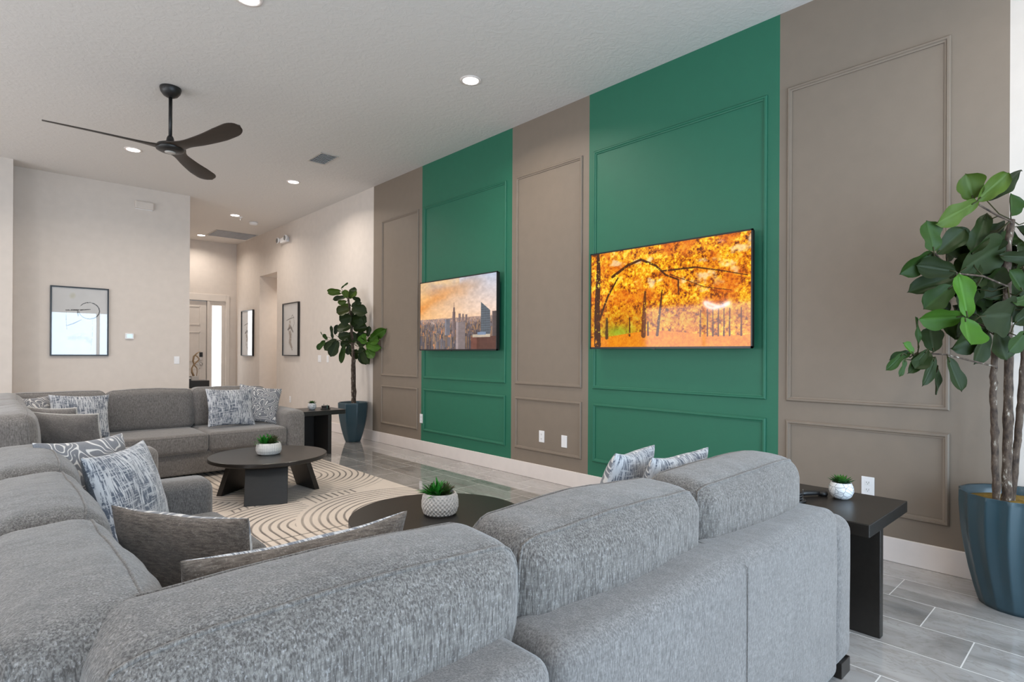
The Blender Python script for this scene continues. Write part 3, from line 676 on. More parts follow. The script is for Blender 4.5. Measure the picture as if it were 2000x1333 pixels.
def sofa(label, Lx, y_back, Ly, sgn, m, ms, oy, seed, xa=-.14):
    """L-shaped sectional: long run along x whose rear plane is y_back, side run along y; sgn=+1 opens to +y"""
    Y = lambda d: y_back+sgn*d
    t = thing('sectional_sofa', label, 'sofa', (1.2, Y(.6), 0), group='grey sectional sofas')
    def C(name, mm, x0, x1, d0, d1, z0, z1, r, **k):
        a, b_ = sorted((Y(d0), Y(d1))); return cushion(name, mm, t, (x0, a, z0), (x1, b_, z1), r, **k)
    xe = xa+Lx
    # feet / plinth blocks
    for fx, fd in ((xe-.12, .02), (xe-.12, .92), (xa+.03, .02), (xa+.03, Ly-.14), (.78, Ly-.14), (.8, .02), (xe-.95, .02)):
        a, b_ = sorted((Y(fd), Y(fd+.1))); wb(MB().box(fx, fx+.1, a, b_, 0, .062), 'foot', 'black_wood', t, bevel=.003)
    # base
    C('base', m, xa+.02, .87, .02, Ly-.2, .06, .29, .02, n=4); C('base', m, .86, xe-.2, .05, 1.0, .06, .29, .02, n=4)
    # back frame segments and arms
    w3 = (xe-.21-.832)/2
    C('back_frame', ms, xa, .828, 0, .2, .055, .705, .045, wr=.004, seed=seed+1, bulge=(0, .006, .006))
    C('back_frame', ms, .834, xe-.212, 0, .2, .055, .71, .045, wr=.004, seed=seed+2, bulge=(0, .006, .006), n=16)
    wb(MB().tube([(.832+w3+.0, Y(-.0065), z) for z in np.linspace(.08, .68, 12)]+[(.832+w3, Y(.03), .706), (.832+w3, Y(.15), .718)], .0014, 6), 'back_seam', 'sofa_fabric_smooth', t)
    C('side_frame', ms, xa, xa+.18, .16, Ly-.2, .055, .70, .045, wr=.004, seed=seed+3, bulge=(.006, 0, .006), n=14)
    C('arm', ms, xe-.215, xe, .015, 1.04, .055, .64, .06, wr=.003, seed=seed+4, bulge=(.004, .004, .012))
    C('arm', ms, xa+.02, 1.03+xa, Ly-.2, Ly, .055, .635, .06, wr=.003, seed=seed+5, bulge=(.0, .006, .01))
    # seat cushions
    kw = dict(wr=.004, sag=.004)
    C('seat_cushion', m, xa+.17, .885, .19, 1.02, .275, .465, .045, bulge=(.0, 0, .012), seed=seed+6, piping=None, **kw)
    b0, b1 = .885, xe-.213; bm_ = (b0+b1)/2
    C('seat_cushion', m, b0+.004, bm_, .19, 1.05, .275, .47, .045, bulge=(0, .012, .014), seed=seed+7, piping=(1,), pipe_axis=2, **kw)
    C('seat_cushion', m, bm_+.002, b1, .19, 1.05, .275, .47, .045, bulge=(0, .012, .014), seed=seed+8, piping=(1,), pipe_axis=2, **kw)
    dm = (1.03+Ly-.2)/2
    C('seat_cushion', m, xa+.17, .905, 1.03, dm, .275, .47, .045, bulge=(.012, 0, .014), seed=seed+9, piping=(1,), pipe_axis=2, **kw)
    C('seat_cushion', m, xa+.17, .905, dm+.002, Ly-.203, .275, .47, .045, bulge=(.012, 0, .014), seed=seed+10, piping=(1,), pipe_axis=2, **kw)
    # back cushions
    bs = np.linspace(.105, b1+.005, 4)
    for k in range(3):
        C('back_cushion', m, bs[k]-.004, bs[k+1]+.004, .15, .40, .452, .892, .072, bulge=(.008, .035, .016), wr=.011, seed=seed+20+k*3, n=14, tilt=('X', sgn*math.radians(4)), piping=(-1, 1))
    ds = np.linspace(.27, Ly-.2, 4)
    for k in range(3):
        C('back_cushion', m, xa+.13, xa+.385, ds[k]-.004, ds[k+1]+.004, .452, .892, .075, bulge=(.035, .008, .022), wr=.013, seed=seed+31+k*3, n=14, tilt=('Y', -math.radians(4)), piping=(-1, 1), pipe_axis=0)
    return t
sofa('grey chenille corner sofa in the foreground, its back turned to the camera', 2.785, .76, 2.70, 1, 'sofa_fabric', 'sofa_fabric_smooth', 0, 1)
sofa('darker grey corner sofa at the far end of the rug, facing the camera', 2.84, 7.45, 2.88, -1, 'sofa_fabric_far', 'sofa_fabric_far', 0, 60)

# ================================================================ THROW PILLOWS
def pillow(label, front, back, c, az, lean, w, h, roll=0, th=.15, seed=0, edge=None, bend=0.0):
    t = thing('throw_pillow', label, 'pillow', c, 0, 'throw pillows on the sofas')
    mtx = Matrix.Rotation(math.radians(az), 4, 'Z') @ Matrix.Rotation(math.radians(90-lean), 4, 'X') @ Matrix.Rotation(math.radians(roll), 4, 'Z')
    n = 30; s_ = np.sin(np.linspace(-PI/2, PI/2, n+1)); Ug, Vg = np.meshgrid(s_, s_)
    def surf(sign):
        X = Ug*w/2*(1-.075*(1-Vg**2)**1.0); Yy = Vg*h/2*(1-.085*(1-Ug**2)**1.0)
        Z = sign*th/2*np.clip((1-Ug**2)*(1-Vg**2), 0, 1)**.42
        P = np.stack([X, Yy, Z], -1).reshape(-1, 3)
        for i in range(len(P)):
            q = P[i]; e = abs(q[2])/(th/2)
            P[i, 2] += sign*e*.016*mn.noise(Vector((q[0]*9+seed*5, q[1]*9, seed*2.0+sign)))+.012*mn.noise(Vector((q[0]*5+seed*3, q[1]*5, seed)))+bend*(q[0]/(w/2))**2
        return P
    for sign, m_, nm in ((1, front, 'front_cover'), (-1, back, 'back_cover')):
        P = surf(sign); mb = MB(); mb.v = [tuple(p) for p in P]
        for a in range(n):
            for b_ in range(n):
                q = (a*(n+1)+b_, a*(n+1)+b_+1, (a+1)*(n+1)+b_+1, (a+1)*(n+1)+b_); mb.f.append(q if sign > 0 else q[::-1])
        o = mb.build(nm, m_, t, smooth=True); o.matrix_basis = mtx
        if front != back and nm == 'back_cover': o['label'] = 'plain cloth back'
    if edge:
        pts = [(i, n) for i in range(n+1)]; P = surf(1).reshape(n+1, n+1, 3)
        loop = [P[n, i] for i in range(n+1)]+[P[i, n] for i in range(n-1, -1, -1)]+[P[0, i] for i in range(n-1, -1, -1)]+[P[i, 0] for i in range(1, n)]
        L = [loop[0]]
        for p in loop[1:]:
            if np.linalg.norm(p-L[-1]) > .006: L.append(p)
        o = MB().tube([tuple(p) for p in L], .006, 6, closed=True).build('piping', edge, t, smooth=True); o.matrix_basis = mtx
    return t
X_, Mz, TP, SL = 'pillow_crosshatch', 'pillow_maze', 'pillow_taupe', 'pillow_slate'
pillow('large blue-grey crosshatched pillow leaning on the left run of the near sofa', X_, SL, (.46, 2.92, .675), 55, 17, .48, .44, seed=1)
pillow('winding-line pillow tucked behind the large crosshatched one on the near sofa', Mz, SL, (.34, 3.08, .70), 42, 15, .46, .46, roll=-3, seed=2)
pillow('patterned pillow showing its taupe back and pale front edge, left foreground', Mz, TP, (.455, 1.93, .645), 122, 14, .50, .38, seed=3, th=.13)
pillow('pale crosshatched pillow whose top edge peeks over the foreground cushion', X_, TP, (.56, 1.36, .65), 184, 12, .56, .46, seed=4, roll=1)
pillow('crosshatched pillow with a raised corner, left of two at the near sofa right end', Mz, X_, (1.96, 1.46, .68), 196, 18, .50, .48, roll=4, seed=5)
pillow('winding-line pillow, only its tip showing above the right back cushion', Mz, X_, (2.09, 1.31, .675), 184, 16, .50, .47, roll=2, seed=6)
pillow('dark winding-line pillow in the far sofa corner', Mz, SL, (.36, 6.85, .68), 45, 18, .42, .42, seed=7)
pillow('pale crosshatched pillow on the far sofa between corner and seat', X_, SL, (.66, 6.78, .68), 8, 17, .48, .43, roll=-3, seed=8)
pillow('plain slate lumbar pillow with white edging in front, on the far sofa left run', Mz, 'sofa_fabric_far', (.475, 5.60, .64), 128, 12, .62, .38, seed=9, edge='piping_white')
pillow('slate lumbar pillow with white edging half hidden behind a similar one', Mz, 'sofa_fabric_far', (.40, 5.92, .665), 128, 12, .52, .38, seed=10, edge='piping_white')
pillow('pale crosshatched pillow at the right end of the far sofa', X_, SL, (2.0, 6.78, .69), 4, 18, .50, .43, roll=-2, seed=11)
pillow('winding-line pillow against the right arm of the far sofa', Mz, SL, (2.32, 6.84, .70), -14, 16, .46, .43, roll=-9, seed=12)

# ================================================================ RUGS
def rug(name, label, x0, x1, y0, y1, flip):
    res = .0062; nx = int((x1-x0)/res); ny = int((y1-y0)/res); X, Y = np.meshgrid(np.linspace(x0, x1, nx), np.linspace(y1, y0, ny))
    sp = .062; nz = vnoise(ny, nx, 30, 30, 3, 4)-.5; wob = vnoise(ny, nx, 8, 8, 5, 3)-.5
    yy = Y if not flip else (2*3.98-Y)-.04
    def arch(cx, cy, up):
        dy = (yy-cy)*up; return np.where(dy < 0, np.abs(X-cx), np.hypot(X-cx, dy))
    D = np.full(X.shape, -1.); fade = np.ones(X.shape)
    def put(d, r0, r1, f, mask=None):
        m_ = (d > r0) & (d < r1) & (D < 0)
        if mask is not None: m_ &= mask
        D[m_] = d[m_]; fade[m_] = f[m_] if isinstance(f, np.ndarray) else f
    a = arch(2.56, 3.98, 1); put(a, .08, .885, 1., yy < 5.0)
    a = arch(1.86, 4.18, 1); put(a, .16, .80, 1., (yy < 4.98) & (X < 2.0))
    a = arch(2.30, 5.93, -1); put(a, .30, 1.02, 1., (yy > 4.99) & (yy < 7.3))
    a = arch(1.2, 5.55, -1); put(a, .1, .66, 1., (yy > 4.95))
    a = arch(.9, 4.5, -1); put(a, .05, .4, 1.)
    a = arch(2.0, 6.4, 1); put(a, .05, .55, 1.)
    v = np.abs(((D/sp) % 1)-.5)*sp; wd = .0085+.007*wob+.005*nz
    line = np.clip((wd-v)/.0035+.5, 0, 1)*(D >= 0)*np.clip(1.1-1.6*np.clip(wob+.16, 0, 1), .25, 1)
    base = np.array(s2l(np.array([226, 212, 198.]))); dk = np.array(s2l(np.array([58, 48, 42.])))
    b2 = base*(1+.10*nz[..., None]+.12*wob[..., None]); img = b2*(1-line[..., None])+dk*line[..., None]
    t = thing(name, label, 'rug', ((x0+x1)/2, (y0+y1)/2, 0), group='cream arch-line rugs')
    o = wb(MB().box(x0, x1, y0, y1, .0, .0085), 'backing', 'piping_white', t)
    p = picture('pile', img, (x0, y0, .0105), (x1-x0, 0, 0), (0, y1-y0, 0), 'painted_rug', t); p.matrix_basis = t.matrix_basis.inverted()
rug('area_rug', 'cream rug with dark concentric arch lines under the far round coffee table', .42, 3.0, 3.985, 6.98, False)
rug('area_rug', 'cream arch-line rug under the near round coffee table, behind the foreground sofa', .42, 3.0, 1.35, 3.975, True)

# ================================================================ COFFEE TABLES
def coffee_table(cx, cy, rot, label, r=.5, z=.375):
    t = thing('coffee_table', label, 'coffee table', (cx, cy, .0105), group='round black coffee tables'); z -= .0105
    MB().lathe([(0, z-.036), (r-.006, z-.036), (r, z-.03), (r, z-.004), (r-.004, z), (0, z)], 96).build('tabletop', 'black_wood', t, smooth=True).data.set_sharp_from_angle(angle=.6)
    for k in range(3):
        a = math.radians(rot+120*k); w = .17; th = .05; r0, r1 = .27, .385
        mb = MB(); V = []
        for (rr, zz) in ((r1, 0), (r0, z-.036)):
            for s_, d_ in ((-1, -th/2), (1, -th/2), (1, th/2), (-1, th/2)):
                x = rr+d_; y = s_*w; V.append((x*math.cos(a)-y*math.sin(a), x*math.sin(a)+y*math.cos(a), zz))
        mb.add(V, [(3, 2, 1, 0), (4, 5, 6, 7), (0, 1, 5, 4), (1, 2, 6, 5), (2, 3, 7, 6), (3, 0, 4, 7)]); mb.build('leg', 'black_wood', t, bevel=.004)
    MB().lathe([(0, z-.056), (.3, z-.056), (.3, z-.037), (0, z-.037)], 48).build('apron', 'black_wood', t)
coffee_table(1.90, 5.32, 247, 'round black coffee table with slanted slab legs, standing in full view on the far rug')
coffee_table(1.92, 2.70, 230, 'round black coffee table half hidden by the foreground sofa back')

# ================================================================ SIDE TABLES
def side_table(x0, x1, y0, y1, lx, mir, label, z=.56):
    t = thing('side_table', label, 'side table', ((x0+x1)/2, (y0+y1)/2, 0), group='black side tables')
    wb(MB().box(x0, x1, y0, y1, z-.058, z), 'tabletop', 'black_wood', t, bevel=.004)
    wb(MB().box(lx, lx+.045, y0+.005, y1-.03, 0, z-.058), 'leg', 'black_wood', t, bevel=.003)
    wb(MB().box(x0+.06, lx, y1-.075, y1-.03, 0, z-.058), 'leg', 'black_wood', t, bevel=.003)
    return t
side_table(2.84, 3.462, .770, 1.303, 3.02, 0, 'black side table at the right arm of the foreground sofa')
side_table(2.86, 3.475, 6.99, 7.50, 3.24, 0, 'black side table at the right arm of the far sofa, before the fig pot')

# ================================================================ SMALL PLANTERS
def frond(mb, base, d, L, w, lift, seg=5, fold=.3):
    base = Vector(base); d = Vector(d).normalized(); side = d.cross(Vector((0, 0, 1))); side = side.normalized() if side.length > .05 else Vector((1, 0, 0)); up = side.cross(d)
    V = []
    for i in range(seg+1):
        s_ = i/seg; p = base+d*L*s_+Vector((0, 0, lift*L*s_*s_)); ww = w*math.sin(PI*(.12+.88*s_)**.85) if i < seg else .0005
        V += [tuple(p-side*ww+up*ww*fold), tuple(p-up*ww*.12), tuple(p+side*ww+up*ww*fold)]
    f = []
    for i in range(seg):
        a = i*3; f += [(a, a+1, a+4, a+3), (a+1, a+2, a+5, a+4)]
    mb.add(V, f)
def leaf_obj(mb, name, parent, cols, per, m='leaf'):
    o = mb.build(name, m, parent, smooth=True); c = np.repeat(np.array(cols), per, axis=0); set_col(o.data, c); return o
def planter(x, y, z, r, h, kind, label, seed, leafkind='mix'):
    rng = random.Random(seed); t = thing('potted_succulent', label, 'potted plant', (x, y, z), group='small potted succulents')
    knit = kind == 'knit'
    if kind in ('knit', 'bead'):
        prof = [(0, 0), (r*.78, 0), (r*.9, h*.08), (r, h*.35), (r*1.0, h*.6), (r*.95, h*.85), (r*.88, h*.98), (r*.85, h), (r*.81, h*.98), (r*.8, h*.85), (0, h*.84)]
        P = []
        for i in range(len(prof)-1):
            nk = max(1, int(round(abs(prof[i+1][1]-prof[i][1])/(h/88))))
            for k in range(nk): P.append((lerp(prof[i][0], prof[i+1][0], k/nk), lerp(prof[i][1], prof[i+1][1], k/nk)))
        P.append(prof[-1]); nn = 26
        if knit: fn = lambda a, zz: 1+.03*math.sin(a*nn+(1.2 if int(zz/(h/10)) % 2 else -1.2))*abs(math.sin(zz/(h/10)*PI))**.5*(1 if .03*h < zz < .93*h else 0)
        else: fn = lambda a, zz: 1+.02*math.cos(a*34)*abs(math.sin(zz/h*PI*9))*(1 if .03*h < zz < .93*h else 0)
        MB().lathe(P, 208, fn=fn).build('bowl', 'ceramic_knit' if knit else 'ceramic_white', t, smooth=True)
    else:
        MB().lathe([(0, 0), (r*.55, 0), (r*.8, h*.14), (r, h*.45), (r*.97, h*.72), (r*.82, h*.95), (r*.78, h), (r*.72, h*.97), (r*.7, h*.86), (0, h*.86)], 64).build('bowl', 'ceramic_lines', t, smooth=True)
    MB().lathe([(0, h*.87), (r*.72, h*.865), (r*.72, h*.86), (0, h*.86)], 24).build('soil', 'soil_moss_dark', t)
    mb = MB(); cols = []
    if leafkind == 'rosette':
        for ring, (n, el, L) in enumerate(((10, .25, 1.15), (9, .6, 1.0), (7, .95, .8), (5, 1.3, .6))):
            for k in range(n):
                a = 2*PI*(k+.5*(ring % 2))/n+rng.uniform(-.1, .1); frond(mb, (0, 0, h*.9), (math.cos(a)*math.cos(el), math.sin(a)*math.cos(el), math.sin(el)), r*L*1.0, r*.2, .12)
                g = rng.uniform(.7, 1.1); cols.append((.03*g+.05*ring/3, .12*g+.12*ring/3, .03*g))
    else:
        for cl in range(7):
            ca = 2*PI*cl/7+.3; cr = r*.5 if cl < 6 else 0; cx, cy = cr*math.cos(ca), cr*math.sin(ca); bright = cl in (1, 3, 4); n = 26 if bright else 26
            for k in range(n):
                a = rng.uniform(0, 2*PI); el = rng.uniform(.25, 1.45); L = r*(rng.uniform(.85, 1.2) if bright else rng.uniform(.45, .72))
                frond(mb, (cx, cy, h*.88), (math.cos(a)*math.cos(el), math.sin(a)*math.cos(el), math.sin(el)), L, r*(.085 if bright else .13), -.25 if bright else .05)
                g = rng.uniform(.7, 1.25); cols.append((.03*g, .24*g, .025*g) if bright else ((.05*g, .085*g, .02*g) if cl % 2 else (.1*g, .1*g, .05*g)))
    leaf_obj(mb, 'leaves', t, cols, 18)
planter(1.90, 5.33, .375, .108, .105, 'bead', 'white beaded bowl of green succulents on the far round coffee table', 1)
planter(1.93, 2.70, .375, .104, .125, 'knit', 'white knitted-texture bowl of bright green succulents on the near round coffee table', 2)
planter(3.262, 1.015, .56, .058, .085, 'line', 'small white bowl with thin geometric lines and a green rosette, on the near side table', 3, 'rosette')
planter(3.12, 7.22, .56, .055, .085, 'line', 'small round white bowl with a green plant on the far side table', 4, 'rosette')
# ashtray-like coaster stack of metal rings on both side tables
def coaster(x, y, z, label, group='round metal coaster sets'):
    t = thing('coaster_set', label, 'coasters', (x, y, z), group=group)
    MB().lathe([(0, 0), (.062, 0), (.066, .006), (.06, .01), (0, .01)], 40).build('tray', 'black_metal', t, smooth=True)
    for k in range(3): MB().lathe([(0, .011+k*.013), (.05, .011+k*.013), (.052, .015+k*.013), (.05, .0215+k*.013), (0, .0215+k*.013)], 40).build('coaster', 'black_metal', t, smooth=True)
    MB().box(-.004, .004, -.054, -.05, .005, .065).build('holder_post', 'chrome', t, bevel=.001); MB().box(-.004, .004, .05, .054, .005, .065).build('holder_post', 'chrome', t, bevel=.001)
coaster(3.28, 7.17, .56, 'round metal coaster set right of the bowl on the far side table')
coaster(3.03, 1.17, .56, 'round metal coaster set on the near side table, half hidden by the sofa arm')
t = thing('corkscrew', 'black bottle opener lying on the near side table left of the small bowl', 'bottle opener', (3.185, 1.135, .56))
hb = MB().tube([(-.075, .045, .016), (-.02, .02, .018), (.03, -.01, .016), (.055, -.025, .014)], [.012, .014, .013, .01], 12).build('handle', 'black_metal', t, smooth=True)
MB().lathe([(0, .002), (.022, .002), (.026, .012), (.022, .024), (0, .024)], 24, (.066, -.035, 0)).build('head', 'black_metal', t, smooth=True)

# ================================================================ FIG TREES
def fig_leaf(mb, b_, tip, w, seed):
    rng = random.Random(seed); b_ = Vector(b_); tip = Vector(tip); ax = tip-b_; L = ax.length; ax.normalize()
    view = Vector((-.68, -.73, .05)) if True else None
    nrm = (view-ax*view.dot(ax)).normalized(); tw = rng.uniform(-.5, .5); nrm = (Matrix.Rotation(tw, 3, ax) @ nrm); side = ax.cross(nrm); w = w/max(.55, math.cos(tw))
    n, k = 12, 6; V = []; droop = rng.uniform(-.10, .16)*L; cup = rng.uniform(.1, .45); ruf = rng.uniform(.0, .05)*L; ph = rng.uniform(0, 6)
    for i in range(n+1):
        s_ = i/n
        wd = (w/2)*(math.sin(PI*min(1, s_**.8*.985))**.62)*(.55+.62*s_-.18*math.exp(-((s_-.42)/.16)**2)) if 0 < i < n else .002
        wd = min(wd, w*.53)
        for j in range(-k, k+1):
            u = j/k; p = b_+ax*L*(s_+.035*(1-abs(u))*(1 if i == n else 0)-.0*u)+side*wd*u-nrm*(droop*s_*s_)+nrm*(wd*cup*u*u+ruf*math.sin(s_*9+ph+u*2)*abs(u))
            p -= nrm*.004*math.exp(-(u/.12)**2)
            V.append(tuple(p))
    m2 = 2*k+1; f = [(i*m2+j, i*m2+j+1, (i+1)*m2+j+1, (i+1)*m2+j) for i in range(n) for j in range(2*k)]
    mb.add(V, f); return len(V)
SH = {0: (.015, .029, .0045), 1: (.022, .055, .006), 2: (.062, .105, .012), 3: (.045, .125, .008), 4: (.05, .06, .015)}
def fig(name, label, cx, cy, pot, leaves, trunks, twigs, seed):
    t = thing(name, label, 'potted tree', (cx, cy, 0), group='fiddle leaf fig trees'); rng = random.Random(seed)
    r, rb, h, flutes = pot
    prof = []
    for i in range(25):
        s_ = i/24; prof.append((rb+(r-rb)*math.sin(s_*PI/2)**.85, h*s_))
    prof = [(0, 0)]+prof+[(r*.985, h+.004), (r*.93, h), (r*.915, h-.05), (r*.86, h-.09), (0, h-.09)]
    if flutes:
        n_out = 26
        def fn(a, z): return 1
        rs = []
        for i, (rr, z) in enumerate(prof):
            ring = []
            for j in range(240):
                a = 2*PI*j/240; ph = a*flutes+ .9*math.sin(z/h*2.6)*1.3; v = (ph/(2*PI)) % 1; fl = abs(v-.5)*2
                amp = .055*min(1, z/h*3+.25) if i <= n_out else 0; q = rr*(1-amp*(1-fl**1.6)) if 0 < i <= n_out else rr
                if i == n_out: q = rr*(1-.03*(1-fl))
                ring.append((q*math.cos(a), q*math.sin(a), z))
            rs.append(ring)
        MB().rings(rs).build('pot', 'pot_teal', t, smooth=True)
    else: 
        MB().lathe(prof, 8*9, fn=lambda a, z: 1/math.cos(((a+.2) % (PI/4))-PI/8)*.965).build('pot', 'pot_teal', t, smooth=True)
    # moss mound
    mb = MB(); rs = []
    for i in range(9):
        rr = r*.9*i/8+.001; rs.append([(rr*math.cos(2*PI*j/40), rr*math.sin(2*PI*j/40), h-.045+.02*(1-(i/8)**2)+.012*mn.noise(Vector((rr*30*math.cos(2*PI*j/40), rr*30*math.sin(2*PI*j/40), seed)))) for j in range(40)])
    mb.rings(rs, cap=False); mb.build('moss', 'moss', t, smooth=True)
    for k, (pts, r0, r1) in enumerate(trunks):
        P = []; Rr = []; n = 40
        for i in range(n+1):
            s_ = i/n*(len(pts)-1); a = min(int(s_), len(pts)-2); q = Vector(pts[a]).lerp(Vector(pts[a+1]), s_-a)
            q += Vector((mn.noise(Vector((0, k*5, i*.35)))*.006, mn.noise(Vector((9, k*5, i*.35)))*.006, 0)); P.append(q-Vector((cx, cy, 0)))
            Rr.append((r0*(1-i/n)+r1*i/n)*(1+.14*mn.noise(Vector((k, 3, i*.9)))+(.22 if (i+k*3) % 9 == 4 else 0)))
        MB().tube(P, Rr, 12).build('trunk', 'bark', t, smooth=True)
    for pts in twigs: MB().tube([Vector(p)-Vector((cx, cy, 0)) for p in pts], .0045, 6).build('branch', 'bark', t, smooth=True)
    mb = MB(); cols = []; per = 0
    for i, L in enumerate(leaves):
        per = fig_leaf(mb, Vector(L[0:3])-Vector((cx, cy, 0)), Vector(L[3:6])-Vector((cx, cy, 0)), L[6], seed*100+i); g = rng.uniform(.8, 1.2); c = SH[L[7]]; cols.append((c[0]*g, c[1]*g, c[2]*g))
    st = MB()
    for i, L in enumerate(leaves):
        b_ = Vector(L[0:3]); best = None
        for pts in [p for p, _, _ in trunks]+twigs:
            for q in pts:
                d_ = (Vector(q)-b_).length
                if Vector(q).z > .9 and (best is None or d_ < best[0]): best = (d_, Vector(q))
        if best and best[0] < .5:
            m_ = (b_+best[1])/2+Vector((0, 0, -.02)); st.tube([best[1]-Vector((cx, cy, 0)), m_-Vector((cx, cy, 0)), b_-Vector((cx, cy, 0)), b_.lerp(Vector(L[3:6]), .15)-Vector((cx, cy, 0))], .003, 5)
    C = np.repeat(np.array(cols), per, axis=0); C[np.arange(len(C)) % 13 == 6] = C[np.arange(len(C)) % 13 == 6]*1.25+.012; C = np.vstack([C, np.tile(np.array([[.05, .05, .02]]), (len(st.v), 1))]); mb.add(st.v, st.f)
    o = mb.build('foliage', 'leaf', t, smooth=True); set_col(o.data, C)
plain('leafstem', (.05, .06, .02), .6)
